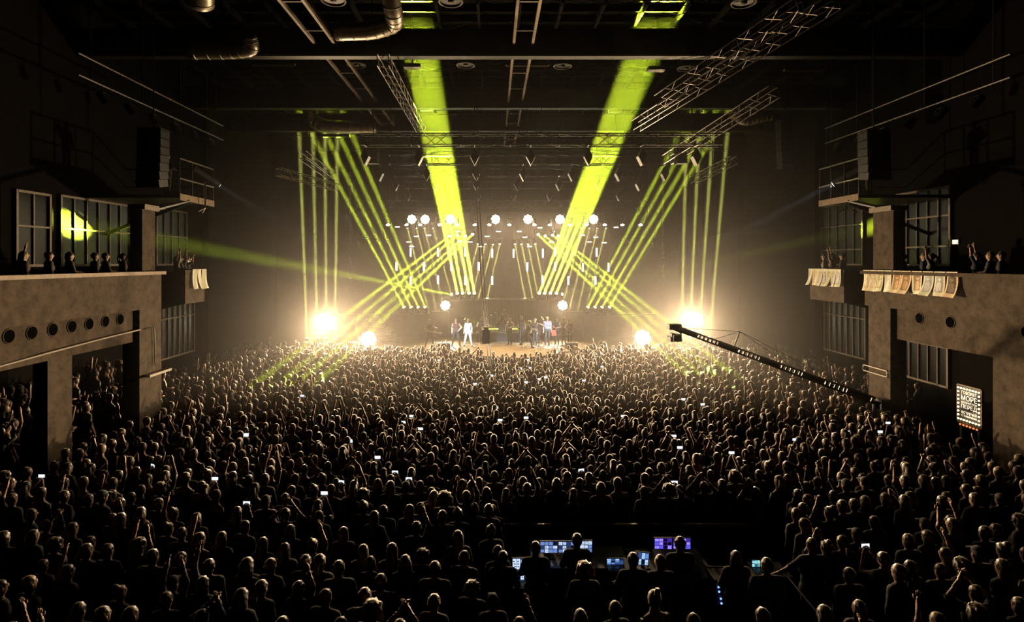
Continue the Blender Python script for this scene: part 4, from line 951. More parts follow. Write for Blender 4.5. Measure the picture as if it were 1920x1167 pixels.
for k in range(60): spots.append((random.uniform(-14.2, -13.3), random.uniform(14, 22.2), .45)); 
for k in range(70): spots.append((random.uniform(-15.7, -14.5), random.uniform(14, 22.2), .9))
phone_px = [(708, 858), (608, 925), (403, 898), (656, 828), (462, 815), (78, 893), (990, 675)]
phone_px += lst([(590, 172), (1325, 247), (1405, 240), (820, 338), (915, 385), (1495, 342), (1552, 323), (1375, 370), (1895, 355), (1105, 600), (1140, 712), (1375, 690), (345, 675), (1065, 310), (425, 790), (275, 730)], 700, 640, 4.8)
phone_px += lst([(235, 230), (70, 355), (1140, 570), (880, 855), (935, 958), (1400, 1005), (425, 675), (965, 525)], 1080, 640, 4.8)+lst([(1080, 640), (1010, 720), (245, 790), (595, 740), (710, 720)], 1440, 660, 4.8)+lst([(1280, 492), (775, 848), (1705, 895)], 300, 640, 4.8)
fixed = []
for (x, y) in phone_px:
    q = PZ(x, y, 1.72); fixed.append((q.x, q.y-.42, 0.)); PHONES.append((q, 0., None, x, y))
Vs, Ts, Cs, off = [], [], [], 0
for (X, Y, z) in fixed:
    v, t, c = LOW[10]; Vs.append(v+np.array([X, Y, z])); Ts.append(t+off); Cs.append(c); off += len(v)
for (X, Y, z) in spots:
    v, t, c = LOW[random.randrange(26)]; a = math.atan2(X*.8, 36-Y)+random.uniform(-.3, .3); s = random.uniform(.92, 1.06); ca, sa = math.cos(a), math.sin(a)
    R = np.array([[ca, sa, 0], [-sa, ca, 0], [0, 0, 1]]); Vs.append(v*s @ R+np.array([X, Y, z])); Ts.append(t+off); Cs.append(c); off += len(v)
M_crowd = bpy.data.materials.new('crowd_cloth_and_hair'); M_crowd.use_nodes = True
at_ = M_crowd.node_tree.nodes.new('ShaderNodeAttribute'); at_.attribute_name = 'tint'; M_crowd.node_tree.links.new(at_.outputs['Color'], M_crowd.node_tree.nodes['Principled BSDF'].inputs['Base Color']); M_crowd.node_tree.nodes['Principled BSDF'].inputs['Roughness'].default_value = .5
bs_ = M_crowd.node_tree.nodes['Principled BSDF']; bs_.inputs['Sheen Weight'].default_value = .45; bs_.inputs['Sheen Roughness'].default_value = .35; bs_.inputs['Sheen Tint'].default_value = (.9, .75, .6, 1)
me = np_mesh('crowd', np.concatenate(Vs), np.concatenate(Ts), [M_crowd]); ca_ = me.color_attributes.new('tint', 'FLOAT_COLOR', 'POINT')
cc = np.concatenate(Cs); ca_.data.foreach_set('color', np.concatenate([cc, np.ones((len(cc), 1), np.float32)], 1).ravel())
tag(link('crowd', me), 'dense crowd of distant concertgoers packed between the desk and the stage', 'crowd', kind='stuff')
print('CROWD', len(ind), len(spots))
# ------------------------------------------------------------------ performers on the stage
def cloth(name, c, rough=.8): return mat(name, c, rough, var=.15, scale=14)
def hairm(name, c): return mat(name, c, .42, var=.25, scale=40)
C_dark = cloth('dark_cloth', (.03, .028, .027)); C_cream = cloth('cream_cloth', (.62, .42, .22)); C_white = cloth('white_cloth', (.85, .82, .8)); C_grey = cloth('grey_cloth', (.2, .18, .2)); C_pink = cloth('pink_cloth', (.62, .35, .38)); C_red = cloth('red_cloth', (.42, .06, .03)); C_wine = cloth('wine_cloth', (.09, .025, .025)); C_pale = cloth('pale_cloth', (.5, .45, .35)); C_beige = cloth('beige_cloth', (.45, .33, .2))
H_brown = hairm('brown_hair', (.09, .055, .03)); H_blond = hairm('blond_hair', (.5, .36, .17)); H_black = hairm('black_hair', (.02, .017, .015)); H_red = hairm('auburn_hair', (.28, .1, .04))
def performer(x, y, rz, label, hair, hm, top=C_dark, trs=C_dark, s=.97, sleeves='none', Yoff=0., zroot=None, lean=0., h=.026, sleevem=None, **kw):
    p = PS(x, y); 
    if Yoff: p = P(x, y, p.y+Yoff); p.z = ST
    if zroot is not None: p.z = zroot
    bs = body_set(h, sleeves, mats={'top': top, 'trousers': trs}, lean=lean, **kw)
    r = person(p, rz, bs, None, label, None, s); link('hair', hair_mesh(hair, hm, lean), r)
    if sleevem:
        prims, hands, up = skeleton(lean=lean, **{k: v for k, v in kw.items() if k in ('larm', 'rarm', 'legs', 'w', 'hip')})
        v, f = polygonise(prims, h, .035); c = v[f].mean(1); D = np.stack([d_cap(c, *pr[1:5]) if pr[0] == 'c' else d_ell(c, pr[1], pr[2]) for pr in prims], 1); tg = np.array([pr[5] for pr in prims])[D.argmin(1)]
        link('sleeves', shell('sleeves', v, f, np.isin(tg, ('uarm', 'farm')), .02, sleevem), r)
    return r
PI = math.pi
guit = performer(805, 651, PI+.15, 'long-haired guitarist in dark clothes at the left of the stage', 'long', H_brown, larm='neck', rarm='strum', legs='wide')
performer(855, 649.5, PI, 'singer in a dark vest with wide cream sleeves and dark trousers', 'short', H_brown, top=C_wine, sleevem=C_cream, larm='hip', rarm='down', legs='wide', w=1.05)
performer(878, 649.5, PI-.2, 'performer all in white with long hair beside the singer', 'long', H_brown, top=C_white, trs=C_white, sleeves='long', larm='down', rarm='down', legs='wide')
bass = performer(903, 646, PI+.2, 'dark-clad bassist half hidden behind the hanging cables', 'short', H_black, larm='neck', rarm='strum', Yoff=.4)
performer(945, 650, PI, 'drummer seated behind the kit on the riser', 'long', H_blond, top=C_pale, zroot=ST+.235, Yoff=4.6, larm='drum', rarm='drum', legs='sit')
performer(956, 646.5, PI-.3, 'slim performer in a pale top standing right of the drums', 'short', H_brown, top=C_pale, sleeves='long', larm='front', rarm='down', w=.9)
performer(978, 644, PI+.1, 'blond long-haired performer in dark clothes behind the walking one', 'long', H_blond, Yoff=.6, larm='down', rarm='down')
performer(987, 652, -PI/2-.2, 'performer in black striding to the right with an arm stretched ahead', 'short', H_blond, sleeves='short', lean=.3, larm='down', rarm='reach', legs='stride')
performer(1003, 648, PI-.4, 'bare-armed performer in black between the strider and the big man', 'tail', H_black, larm='out', rarm='down', w=.92)
performer(1014, 646, PI, 'performer in dark red standing behind the big man', 'short', H_black, top=C_wine, trs=C_wine, sleeves='long', Yoff=.9)
performer(1026, 648, PI+.1, 'big man in a grey shirt with bare forearms', 'short', H_blond, top=C_grey, sleeves='short', larm='down', rarm='down', w=1.22, hip=1.1, s=1.03)
performer(1044, 648, PI-.3, 'black-haired woman in dark top carrying a red bag', 'long', H_black, larm='front', rarm='front', w=.9, Yoff=.3)
performer(1057, 646.5, PI+.2, 'woman in a pink skirt and beige top leaning on her neighbour', 'long', H_blond, top=C_beige, trs=C_pink, skirt=True, sleeves='short', larm='out', rarm='mic', w=.9, Yoff=.5)
performer(1068.5, 648, PI+.4, 'dark long-haired woman with bare arms at the right end of the group', 'long', H_black, larm='mic', rarm='hip', w=.9)
# guitars
def guitar(host, label, c, L):
    r = empty('electric_guitar', host.location+Vector((0, 0, 1.02)), host.rotation_euler[2], label, 'guitar'); m = mat('guitar_'+str(len(MATS)), c, .3, var=.15)
    out = []
    for i in range(20):
        t = 2*math.pi*i/20; w = .16*(1-.3*math.exp(-(math.cos(t)/.35)**2)); out.append((math.cos(t)*.23, math.sin(t)*w))
    T = Matrix.Rotation(-.22, 3, 'Y') @ Matrix.Rotation(0, 3, 'Z'); B = lambda x, y, z: T @ Vector((x, y, z))+Vector((.08, .19, .02))
    MB().prism([B(a, 0, b) for a, b in out], (0, .045, 0)).build('guitar_body', m, parent=r)
    n_ = MB().prism([B(-.15, .045, -.025), B(-.15, .045, .025), B(-L, .045, .022), B(-L, .045, -.022)], (0, .02, 0)).build('neck', M_ledge, parent=r)
    MB().prism([B(-L, .04, -.035), B(-L, .04, .035), B(-L-.16, .04, .05), B(-L-.16, .04, -.02)], (0, .02, 0)).build('headstock', M_ledge, parent=n_)
    MB().prism([B(.05, .046, -.03), B(.05, .046, .03), B(.09, .046, .03), B(.09, .046, -.03)], (0, .012, 0)).build('bridge', M_alu, parent=r)
guitar(guit, 'dark electric guitar held by the left guitarist with its neck raised', (.12, .06, .03), .72); guitar(bass, 'pale bass guitar played behind the hanging cables', (.3, .2, .1), .85)
r = empty('shoulder_bag', PS(1038.5, 648)+Vector((0, -.12, .62)), 0, 'red bag hanging at the side of the black-haired woman', 'bag'); MB().prism([(-.16, 0, 0), (.16, 0, 0), (.13, 0, .36), (-.13, 0, .36)], (0, .1, 0)).build('pouch', C_red, parent=r); MB().torus((0, .05, .36), (0, 1, 0), .14, .012, 14, 5, 0, PI).build('strap', C_red, parent=r)

# ------------------------------------------------------------------ mixing position
M_desk = mat('desk_top', (.02, .02, .021), .5, var=.2)
def em(name, c, e): return mat(name, (.01, .01, .012), .4, emit=c, estr=e, sample=False)
UI = {'blue': [em('ui_slate', (.05, .08, .22), .5), em('ui_pale', (.6, .74, 1), 1.1), em('ui_mid', (.2, .32, .75), .8), em('ui_dark', (.01, .015, .03), .2)],
      'cyan': [em('ui_navy', (.06, .12, .35), .6), em('ui_sky', (.45, .7, 1), 1.1), em('ui_azure', (.16, .34, .85), .8), em('ui_ink', (.01, .02, .05), .2)],
      'purp': [em('ui_violet', (.07, .03, .4), .8), em('ui_lilac', (.35, .25, 1), 1.2), em('ui_blue', (.1, .12, .9), 1.0), em('ui_black', (.01, .005, .03), .2)],
      'teal': [em('ui_deep', (.05, .18, .22), .7), em('ui_aqua', (.4, .85, .95), 1.1), em('ui_teal', (.15, .5, .6), .8), em('ui_night', (.01, .03, .04), .2)]}
S_blue, S_cyan, S_purp, S_teal = 'blue', 'cyan', 'purp', 'teal'
def screen(c, w, h, key, parent, M=None):
    """flat display with panes of an interface printed on it"""
    M = M or Matrix.Identity(3); c = Vector(c); mb = MB(); mb.cur = 0; mb.box(c, (w, .006, h), M=M)
    nx, nz = (4, 3) if w > .22 else (3, 2)
    for i in range(nx):
        for j in range(nz):
            k = random.choices((0, 1, 2, 3), (2, 5, 3, 2))[0]; a = w/nx*random.uniform(.75, .95); b = h/nz*random.uniform(.65, .92); mb.cur = k
            q = Vector((-w/2+w*(i+.5)/nx, -.0035, -h/2+h*(j+.5)/nz)); mb.box(c+M @ q, (a, .002, b), M=M)
            if k == 1:
                mb.cur = random.choice((0, 2))
                for t in range(random.randint(1, 3)): mb.box(c+M @ (q+Vector((random.uniform(-.2, .2)*a, -.002, (t-1)*.25*b))), (a*.5, .002, b*.1), M=M)
    return mb.build('screen', *UI[key], parent=parent)
def table(x0, x1, y0, y1, z, label):
    r = empty('control_table', ((x0+x1)/2, (y0+y1)/2, 0), 0, label, 'table'); hx, hy = (x1-x0)/2, (y1-y0)/2
    MB().bb((-hx, -hy, z-.05), (hx, hy, z)).build('table_top', M_desk, parent=r)
    for a in (-1, 1):
        for b in (-1, 1): MB().bb((a*(hx-.06)-.03, b*(hy-.06)-.03, 0), (a*(hx-.06)+.03, b*(hy-.06)+.03, z-.05)).build('leg', M_blkm, parent=r)
def monitor(xa, xb, ya, yb, Y, zt, sm, label, tilt=0., stand=True, name='monitor'):
    a, b = P(xa, ya, Y), P(xb, yb, Y); w, h = b.x-a.x, a.z-b.z; r = empty(name, ((a.x+b.x)/2, Y, zt), 0, label, name, None)
    z0 = b.z-zt; R = Matrix.Rotation(tilt, 3, 'Y')
    bz = MB().box((0, .015, z0+h/2), (w+.02, .03, h+.02), M=R).build('bezel', M_blk, parent=r); screen((0, -.002, z0+h/2), w, h, sm, bz, R)
    if z0 > .015: MB().bb((-.03, .02, 0), (.03, .05, z0+h*.5)).build('stand', M_blkm, parent=r)
    MB().bb((-.12, -.05, 0), (.12, .12, .012)).build('foot', M_blkm, parent=r)
    return r
def laptop(xa, xb, ya, yb, Y, zt, sm, label):
    a, b = P(xa, ya, Y), P(xb, yb, Y); w, h = b.x-a.x, a.z-zt; r = empty('laptop', ((a.x+b.x)/2, Y, zt), 0, label, 'laptop')
    l = MB().bb((-w/2-.01, 0, .012), (w/2+.01, .014, h)).build('lid', M_blk, parent=r); screen((0, -.002, h/2+.004), w, h-.03, sm, l)
    k = MB().bb((-w/2-.01, -.22, 0), (w/2+.01, .01, .016)).build('keyboard_base', M_blk, parent=r); MB().bb((-w/2+.02, -.16, .016), (w/2-.02, -.03, .02)).build('keys', M_blkm, parent=k)
table(-.25, 1.55, 10.15, 10.95, .95, 'black table carrying the three pale video monitors'); table(1.62, 3.0, 9.85, 10.9, .93, 'black table carrying the lighting console'); table(-.72, -.3, 9.55, 10.15, .93, 'small black side table with a laptop left of the desk')
monitor(1013, 1045, 1016, 1037, 10.5, .95, S_blue, 'left of the three pale video monitors'); monitor(1047, 1077, 1016, 1037, 10.5, .95, S_blue, 'middle of the three pale video monitors'); monitor(1080, 1110, 1015, 1036, 10.5, .95, S_blue, 'right of the three pale video monitors')
laptop(1138, 1169, 1047, 1069, 10.25, .95, S_cyan, 'open laptop with a bright bluish window display'); monitor(1196, 1216, 1037, 1060, 10.2, .93, S_cyan, 'small tilted monitor left of the purple console', .1)
laptop(961, 983, 1046, 1064, 9.75, .93, S_blue, 'small open laptop on the side table left of the desk'); 
co = empty('lighting_console', (P(1267, 0, 10.3).x, 10.3, .93), 0, 'wide lighting console with purple touch displays and faders', 'console')
MB().prism([(-.36, -.35, 0), (-.36, .25, 0), (-.36, .25, .16), (-.36, -.35, .06)], (.72, 0, 0)).build('case', M_blk, parent=co)
for i in (-1, 1):
    d_ = MB().box((i*.175, .2, .30), (.34, .03, .22)).build('display', M_blk, parent=co); screen((i*.175, .182, .30), .32, .2, S_purp, d_)
for i in range(12): MB().bb((-.31+i*.055, -.2, .09), (-.30+i*.055, -.02, .125)).build('fader', M_alu, parent=co)
for i in range(4): MB().bb((-.3+i*.1, -.3, .08), (-.27+i*.1, -.27, .095)).build('button', UI['purp'][1], parent=co)
# flight case with rack lights
q0 = PZ(1323, 1066, 1.0); fc = empty('flight_case', (3.27, 9.88, 0), 0, 'flight case with pale metal edges right of the console', 'flight case')
MB().bb((-.38, -.22, 0), (.38, .22, .985)).build('case', M_blk, parent=fc); MB().bb((-.37, -.21, .985), (.37, .21, 1.0)).build('lid', mat('brown_lid', (.12, .1, .05), .7, var=.3), parent=fc)
for a, b in (((-.4, -.24, .97), (.4, -.21, 1.01)), ((-.4, .21, .97), (.4, .24, 1.01)), ((-.4, -.24, .97), (-.37, .24, 1.01)), ((.37, -.24, .97), (.4, .24, 1.01))): MB().bb(a, b).build('edge_strip', M_alu, parent=fc)
M_led = mat('blue_led', (.1, .1, .3), .4, emit=(.15, .3, 1), estr=3., sample=False)
for i, (x, z) in enumerate(((-.34, .9), (-.33, .82), (-.3, .7), (-.29, .62))): MB().ell((x, -.235, z), (.018, .012, .018), 8, 5).build('led', M_led, parent=fc)
table(3.75, 4.35, 9.9, 10.4, .93, 'small black table with a teal laptop at the right'); laptop(1352, 1367, 1054, 1063, 10.1, .93, S_teal, 'small teal laptop at the right end of the desk') if False else laptop(1410, 1425, 1050, 1060, 10.2, .93, S_teal, 'small teal laptop at the right end of the mixing position')
tag(MB().box(P(1265, 1108, 9.5), (.16, .012, .18), M=Matrix.Rotation(.5, 3, 'X') @ Matrix.Rotation(.3, 3, 'Y')).build('paper_sheet', MATS['white_paper']), 'small sheet of paper held low before the lighting console', 'paper')
bar = empty('crowd_barrier', (1.8, 11.5, 0), 0, 'black crowd barrier with a lit top rail between desk and crowd', 'barrier')
MB().bb((-2.6, -.03, 1.08), (2.6, .03, 1.13)).build('top_rail', M_alu, parent=bar); MB().bb((-2.6, -.02, .05), (2.6, .02, 1.08)).build('panel', M_blk, parent=bar)
for i in range(6): MB().bb((-2.6+i*1.04-.03, -.35, 0), (-2.6+i*1.04+.03, .03, .05)).bb((-2.6+i*1.04-.03, -.03, 0), (-2.6+i*1.04+.03, .03, 1.08)).build('post', M_blkm, parent=bar)
# crew at the desk
def crew(x, y, label, hair='short', hm=H_brown, s=1., rz=0., top=C_dark, **kw):
    H = 1.765*s; p = PZ(x, y, H); p.z = 0; bs = body_set(.026, kw.pop('sleeves', 'short'), mats={'top': top, 'trousers': C_dark}, **kw)
    r = person(p, rz, bs, None, label, 'crew at the mixing desk', s); link('hair', hair_mesh(hair, hm), r); return r
crew(1082, 1001, 'tall crew member standing before the three video monitors', larm='desk', rarm='desk'); crew(1096, 1057, 'curly auburn-haired crew member nearest the camera', 'curly', H_red, larm='front', rarm='front', s=.98)
crew(1187, 1037, 'crew member in black between the laptop and the tilted monitor', larm='desk', rarm='front'); crew(1238, 1041, 'fair crew member leaning at the left of the purple console', 'short', H_blond, larm='desk', rarm='mic', s=.98)
crew(1275, 1007, 'crew member standing at the purple lighting console', larm='desk', rarm='desk', s=1.02); crew(1380, 1034, 'seated-looking crew member in red behind the flight case', 'bob', H_brown, top=C_wine, larm='front', rarm='front', s=.95)
crew(1438, 1047, 'big broad crew member in the right foreground of the desk', 'short', H_brown, w=1.18, hip=1.1, larm='front', rarm='down', s=1.02)
crew(1523, 1010, 'tall man stretching his left arm out to hold a rope', larm=((.36, .02, 1.27), (.58, .05, 1.15)), rarm='down', s=1.04); crew(1580, 1005, 'crew member half turned beside the man with the rope', 'tail', larm='down', rarm='front', s=1.)
crew(943, 1034, 'crew member in front of the small left laptop', larm='desk', rarm='front', s=.97); crew(1004, 1016, 'crew member at the left end of the video monitors', 'short', larm='desk', rarm='down', s=.98)
tag(MB().tube([P(1466, 1068, 9.55), P(1500, 1110, 9.0), P(1546, 1165, 8.4), P(1570, 1200, 8.2)], .014, 6).build('rope', M_alu), 'thin pale rope running down from the outstretched hand', 'rope')

# ------------------------------------------------------------------ balcony guests and spotlight operators
def guest(x, y, side, z, label, hair, pose, s=.93):
    X = side*(FX+.55); Y = (X-CX)*F/(x-VX); person((X, Y, z), -side*.9*PI/2+random.uniform(-.2, .2) if False else math.atan2(X, 34-Y), BODY[pose, 'slim'], HAIR[hair], label, 'balcony guests', s)
lg = [(45, 'long', 'left arm raised', 'standing tall'), (92, 'short', 'arms down', 'with arms down'), (131, 'bob', 'hands in front', 'resting on the ledge'), (178, 'short', 'arms down', 'near the ledge middle'), (198, 'short', 'hands in front', 'bending over the ledge'), (231, 'tail', 'arms down', 'left of the embracing pair'), (246, 'short', 'hands in front', 'of the pair by the column'), (257, 'long', 'hands in front', 'nearest the column')]
for i, (x, h_, p_, t) in enumerate(lg): guest(x, 490, -1, 5.15, 'left balcony guest %s, %s along from the picture edge' % (t, NW[i]), h_, p_)
for i, (x, h_, p_) in enumerate(((331.5, 'bob', 'both arms raised'), (338, 'long', 'hands in front'), (344, 'short', 'right arm raised'), (350, 'curly', 'hands clapping overhead'))): guest(x, 490, -1, 5.1, 'guest in the left box balcony with %s, %s from left' % (p_, NW[i]), h_, p_)
for i, (x, h_, p_) in enumerate(((1657, 'short', 'arms down'), (1683, 'long', 'right arm raised'), (1694, 'short', 'arms down'), (1733, 'bob', 'arms down'), (1746, 'tail', 'left arm raised'), (1831, 'long', 'both arms raised'), (1857, 'short', 'hands in front'), (1878, 'short', 'arms down'))): guest(x, 490, 1, 5.15, 'right balcony guest above the printed cloths with %s, %s from left' % (p_, NW[i]), h_, p_)
for i, (x, h_, p_) in enumerate(((1546, 'short', 'arms down'), (1560, 'long', 'both arms raised'), (1580, 'cap', 'hands in front'))): guest(x, 490, 1, 5.1, 'guest in the right box balcony with %s, %s from left' % (p_, NW[i]), h_, p_, 1.)
for s, t in ((-1, 'left'), (1, 'right')): person((s*(FX+.9), 21.3, 8.98), s*.5, BODY['hands in front', 'broad'], HAIR['cap'], 'cap-wearing spotlight operator on the %s steel platform' % t, 'spotlight operators', .95)

# ------------------------------------------------------------------ camera crane
A, B_ = P(1272, 617, 20.5), P(1640, 752, 18.6); d = (B_-A).normalized(); L = (B_-A).length
cr = empty('camera_crane', (B_.x, B_.y, 0), 0, 'long black camera crane reaching over the crowd from the right', 'camera crane'); o = Vector(cr.location)
s_, d_, u_ = basis(d)
for k in (-1, 1): MB().tube([A+u_*(k*.07)-o, B_+u_*(k*.1)-o], .035, 6).build('rail', M_blk, parent=cr)
n = 46
for i in range(n):
    p = A+d*(L*(i+.5)/n); t = (i/n); w = L/n*(.45 if (i//5) % 2 else 1.0)
    MB().prism([p-d*w/2-u_*(.07+.03*t)+s_*.02-o, p+d*w/2-u_*(.07+.03*t)+s_*.02-o, p+d*w/2+u_*(.07+.03*t)+s_*.02-o, p-d*w/2+u_*(.07+.03*t)+s_*.02-o], s_*-.04).build('web_plate', M_blk, parent=cr)
ms = P(1387, 622, 19.85); mb_ = A+d*(L*.30)
MB().cyl(mb_-o, ms-o, .025, n=6).build('mast', M_blk, parent=cr)
for t in (.02, .19, .62, .93): MB().cyl(ms-o, A+d*(L*t)+u_*.08-o, .008, n=4).build('stay_cable', M_blkm, parent=cr)
hd = P(1266, 622, 20.5)
MB().box(A-d*.15+Vector((0, 0, .02))-o, (.45, .3, .2)).build('head_mount', M_blk, parent=cr); MB().tube([A+Vector((-.15, 0, 0))-o, A+Vector((.1, 0, -.12))-o, A+Vector((.08, 0, -.3))-o, A+Vector((-.05, 0, -.36))-o], .065, 6).build('swing_arm', M_blk, parent=cr)
cm = MB().box(P(1267, 633, 20.5)-o, (.3, .5, .22)).box(P(1261, 628, 20.5)-o, (.14, .3, .12)).box(P(1258, 636, 20.5)-o, (.1, .25, .16)).box(P(1268, 639.5, 20.5)-o, (.36, .2, .04)).build('film_camera', M_blk, parent=cr); MB().cyl(P(1264, 633, 20.5)+Vector((0, .25, 0))-o, P(1264, 633, 20.5)+Vector((0, .5, 0))-o, .08, .1, 12).build('lens', M_blkm, parent=cm)
MB().cyl((0, 0, .05), B_-o, .07, n=8).build('column', M_blk, parent=cr)
for a in (0, 2.1, 4.2): MB().cyl((0, 0, .5), (.5*math.cos(a), .5*math.sin(a), .0), .03, n=6).build('tripod_leg', M_blk, parent=cr)
MB().box(B_+d*.25-o, (.3, .3, .35)).build('counterweight', M_blk, parent=cr)

# ------------------------------------------------------------------ printed cloths on the balcony fronts
pal = [((.78, .66, .46), (.52, .40, .24)), ((.8, .68, .48), (.62, .48, .28)), ((.8, .7, .5), (.42, .38, .2)), ((.82, .72, .54), (.66, .58, .44)), ((.78, .62, .4), (.38, .22, .1)), ((.76, .6, .4), (.34, .2, .1)), ((.82, .7, .5), (.36, .24, .14)), ((.8, .7, .52), (.42, .44, .44)), ((.8, .7, .5), (.36, .36, .34)), ((.7, .55, .36), (.12, .09, .06))]
def printed_cloth(side, xa, xb, k, label, group, ztop=6.14, Lz=.72, front=FX, blank=False):
    ya, yb = [(side*front-CX)*F/(x-VX) for x in (xa, xb)]; c0, c1_ = [tuple(min(.92, v*1.28) for v in c_) for c_ in pal[k % len(pal)]]
    x0 = side*(front-.06); r = empty('printed_cloth', (x0, (ya+yb)/2, ztop), 0, label, 'banner', group); o = Vector(r.location)
    m0 = mat('cloth_ground_%d' % (k % 10), c0, .85, var=.08, scale=20); m1 = mat('cloth_print_%d' % (k % 10), c1_, .85, var=.3, scale=18); m2 = mat('cloth_figure_%d' % (k % 10), tuple(min(1, v*1.9+.06) for v in c1_), .85, var=.25, scale=25)
    nu, nv = 14, 26; mb = MB(); cl = random.uniform(.05, .22); sk = random.uniform(-.03, .03); ph = random.random()*6
    for j in range(nv+1):
        for i in range(nu+1):
            u, v = i/nu, j/nv
            mb.v.append((-side*(.02+cl*v**3+.015*math.sin(ph+5*u+3*v)), ya+(yb-ya)*(u*.97+.015)+sk*v-((ya+yb)/2), -Lz*v*(1-.03*math.sin(ph)*u)+.02))
    for j in range(nv):
        for i in range(nu):
            u, v = (i+.5)/nu, (j+.5)/nv; mb.f.append((j*(nu+1)+i, j*(nu+1)+i+1, (j+1)*(nu+1)+i+1, (j+1)*(nu+1)+i)); z = 0
            if not blank and .13 < u < .87 and .1 < v < .84:
                z = 1
                if v < .28 and ((u-.5)/.37)**2+((v-.28)/.17)**2 > 1: z = 0
                elif ((u-.5)/.13)**2+((v-.32)/.07)**2 < 1 or ((u-.5)/.24)**2+((v-.62)/.2)**2 < 1 and (k*7+i*3+j) % 5: z = 2
            mb.m.append(z)
    mb.build('sheet', m0, m1, m2, parent=r, smooth=True)
    MB().bb((-side*.03, ya-(ya+yb)/2, .0), (side*.3, yb-(ya+yb)/2, .03)).build('fold', m0, parent=r)
ed = [(1623, 1635), (1636, 1648), (1649, 1662), (1663, 1677), (1679, 1694), (1695, 1713), (1715, 1734), (1736, 1755), (1757, 1778), (1780, 1801)]
for i, (a, b) in enumerate(ed): printed_cloth(1, a, b, i, 'cream printed cloth over the right balcony ledge, %s from left' % NW[i], 'cloths on the right balcony', 6.19)
eb = [1520, 1527, 1538, 1546, 1554, 1562, 1570, 1581]
for i, (a, b) in enumerate(zip(eb, eb[1:])): printed_cloth(1, a, b, (3, 1, 3, 8, 2, 3, 7)[i], 'cream printed cloth on the right box balcony, %s from left' % NW[i], 'cloths on the right box balcony', 6.2, .68)
for i, (a, b) in enumerate(((357, 365), (366, 374), (375, 383))): printed_cloth(-1, a, b, 3, 'plain pale cloth hanging on the left box balcony, %s from left' % NW[i], 'cloths on the left box balcony', 6.2, .75, blank=True)

# ------------------------------------------------------------------ bulb sign, exit sign, bar
M_bulb = mat('warm_bulb', (.9, .7, .4), .4, emit=(1, .72, .38), estr=3., sample=False); M_letter = mat('lit_letter', (.9, .85, .7), .5, emit=(1, .86, .62), estr=1.0, sample=False); M_redb = mat('red_bulb', (.6, .1, .05), .4, emit=(1, .22, .07), estr=1.6, sample=False)
sg = empty('bulb_sign', (13.5, 17.0, 1.5), 0, 'black sign with white Cyrillic lettering framed by glowing bulbs', 'sign')
MB().bb((0, -.42, .08), (.08, .42, 1.2)).build('board', M_blk, parent=sg); MB().bb((-.015, -.45, .05), (.03, -.42, 1.23)).bb((-.015, .42, .05), (.03, .45, 1.23)).bb((-.015, -.45, 1.2), (.03, .45, 1.23)).bb((-.015, -.45, .05), (.03, .45, .08)).build('sign_frame', M_ledge, parent=sg)
MB().bb((.0, -.35, -1.5), (.06, -.28, .08)).bb((0, .28, -1.5), (.06, .35, .08)).build('legs', M_blk, parent=sg)
for i in range(9):
    for y in (-.37, .37): MB().ell((-.03, y, .16+i*.12), (.03, .03, .03), 8, 5).build('bulb', M_bulb, parent=sg)
for i in range(1, 7):
    for z in (.16, 1.12): MB().ell((-.03, -.37+i*.106, z), (.03, .03, .03), 8, 5).build('bulb', M_bulb, parent=sg)
for i in range(6): MB().ell((-.03, -.3+i*.12, .0), (.028, .028, .028), 8, 5).build('foot_bulb', M_redb, parent=sg)
MB().bb((0, -.36, -.05), (.05, .36, .05)).build('foot_bar', M_blk, parent=sg)
def text(s, w, h, y, z, x, parent, m):
    cu = bpy.data.curves.new('lettering', 'FONT'); cu.body = s; cu.align_x = 'CENTER'; cu.extrude = .004; tmp = bpy.data.objects.new('tmp', cu); col.objects.link(tmp)
    bpy.context.view_layer.update(); me = bpy.data.meshes.new_from_object(tmp.evaluated_get(bpy.context.evaluated_depsgraph_get())); bpy.data.objects.remove(tmp)
    co = np.zeros(len(me.vertices)*3); me.vertices.foreach_get('co', co); co = co.reshape(-1, 3); lo, hi = co.min(0), co.max(0)
    u = (co[:, 0]-(lo[0]+hi[0])/2)/(hi[0]-lo[0])*w; v = (co[:, 1]-lo[1])/(hi[1]-lo[1])*h
    me.vertices.foreach_set('co', np.stack([x-co[:, 2], y-u, z+v], 1).ravel()); me.materials.clear(); me.materials.append(m); me.update(); return link('lettering', me, parent)
for s, w, h, z in (('ГОВОРЯТ', .54, .10, .95), ('МОРЕ', .56, .16, .76), ('ВОЛНУЕТСЯ', .54, .06, .67), ('ПЕРЕД', .56, .15, .49), ('ВСТРЕЧЕЙ', .54, .10, .35), ('С КАМНЯМИ', .54, .06, .26)): text(s, w, h, 0, z, -.012, sg, M_letter)
ex = empty('exit_sign', P(1791, 454, 20.3), 0, 'small lit exit plate high on the right wall', 'sign'); ex.location.x = WX-.06
Yx = (WX-.06-CX)*F/(1791-VX); ex.location.y = Yx; ex.location.z = CZ-(454-VY)*Yx/F
MB().bb((0, -.14, -.09), (.06, .14, .09)).build('case', M_alu, parent=ex); MB().bb((-.008, -.12, -.07), (0, .12, .07)).build('panel', mat('exit_glow', (.8, .9, .7), .5, emit=(.85, 1, .7), estr=.9, sample=False), parent=ex)
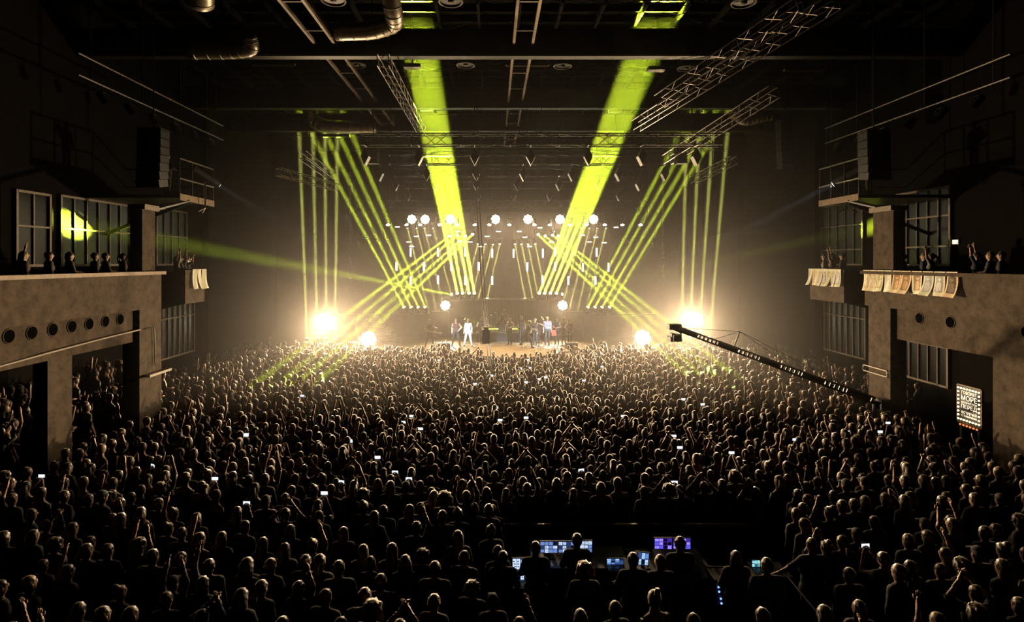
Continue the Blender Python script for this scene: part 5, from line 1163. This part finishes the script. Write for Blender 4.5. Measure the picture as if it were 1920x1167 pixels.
# bar under the right balcony
bw = empty('bar_shelf', (14.6, 15.3, 0), 0, 'tall bar shelf with bottles beneath the right balcony', 'shelf')
MB().bb((.3, -1.6, 0), (.36, 1.3, 3.2)).build('back_panel', M_con, parent=bw)
for z in (.9, 1.35, 1.8, 2.25, 2.7): MB().bb((0, -1.6, z-.03), (.3, 1.3, z)).build('shelf', M_blk, parent=bw)
for y in (-1.6, 1.27): MB().bb((0, y, 0), (.3, y+.03, 3.0)).build('side_panel', M_blk, parent=bw)
M_rg = mat('red_candle_glass', (.4, .03, .02), .2, emit=(1, .06, .05), estr=.5, sample=False); M_cl = mat('clear_bottle', (.3, .3, .26), .1, var=.1); M_wh = mat('candle_flame', (1, .9, .7), .4, emit=(1, .88, .66), estr=2.5, sample=False)
BT = MB().cyl((0, 0, 0), (0, 0, .2), .045, n=10).cyl((0, 0, .2), (0, 0, .25), .045, .016, 10).cyl((0, 0, .25), (0, 0, .32), .016, n=10).mesh('glass', M_cl, smooth=False)
CG = MB().cyl((0, 0, 0), (0, 0, .12), .04, .05, 10).mesh('cup', M_rg); CF = MB().ell((0, 0, .16), (.02, .02, .04), 8, 6).mesh('flame', M_wh)
k = 0
for z in (.9, 1.35, 1.8, 2.25):
    for j in range(9):
        y = -1.45+j*.32+random.uniform(-.05, .05); k += 1
        if (j+int(z*10)) % 3 == 0:
            r = empty('candle_glass', (14.72, 15.3+y, z), 0, 'red candle glass on bar shelf %s from bottom, %s from the right' % (NW[int((z-.9)/.45+.5)], NW[j]), 'candle', 'candles on the bar shelf'); link('cup', CG, r); link('flame', CF, r)
        else:
            r = empty('bottle', (14.75, 15.3+y, z), 0, 'clear bottle on bar shelf %s from bottom, place %s from the right' % (NW[int((z-.9)/.45+.5)], NW[j]), 'bottle', 'bottles on the bar shelf'); link('glass', BT, r); MB().cyl((0, 0, .32), (0, 0, .345), .018, n=8).build('stopper', M_blk, parent=r)
# ------------------------------------------------------------------ phones held up in the crowd
M_ph = mat('phone_display', (.7, .75, .8), .4, emit=(.82, .9, 1), estr=1.3, sample=False)
PH = MB().bb((-.075, 0, -.037), (.075, .009, .037)).mesh('phone_case', M_blk); PS_ = MB().bb((-.07, -.003, -.033), (.07, 0, .033)).mesh('screen', M_ph)
PHONES.sort(key=lambda t: (t[4], t[3]))
for i, (p, rz, zn, x, y) in enumerate(PHONES):
    near = ('beside the left pillar', 'in the left crowd', 'in the crowd before the singer', 'in the crowd before the dancers', 'in the crowd below the crane', 'by the right pillar')[min(5, int(x//320))]
    j = sum(1 for t in PHONES[:i] if min(5, int(t[3]//320)) == min(5, int(x//320)))
    r = empty('phone', p, rz, 'lit phone held up %s, %s counted from the stage' % (near, (NW+('thirteenth', 'fourteenth', 'fifteenth', 'sixteenth', 'seventeenth', 'eighteenth', 'nineteenth', 'twentieth', 'twenty-first', 'twenty-second', 'twenty-third', 'twenty-fourth', 'twenty-fifth'))[j]), 'phone', 'phones held up in the crowd')
    link('phone_case', PH, r); link('screen', PS_, r)
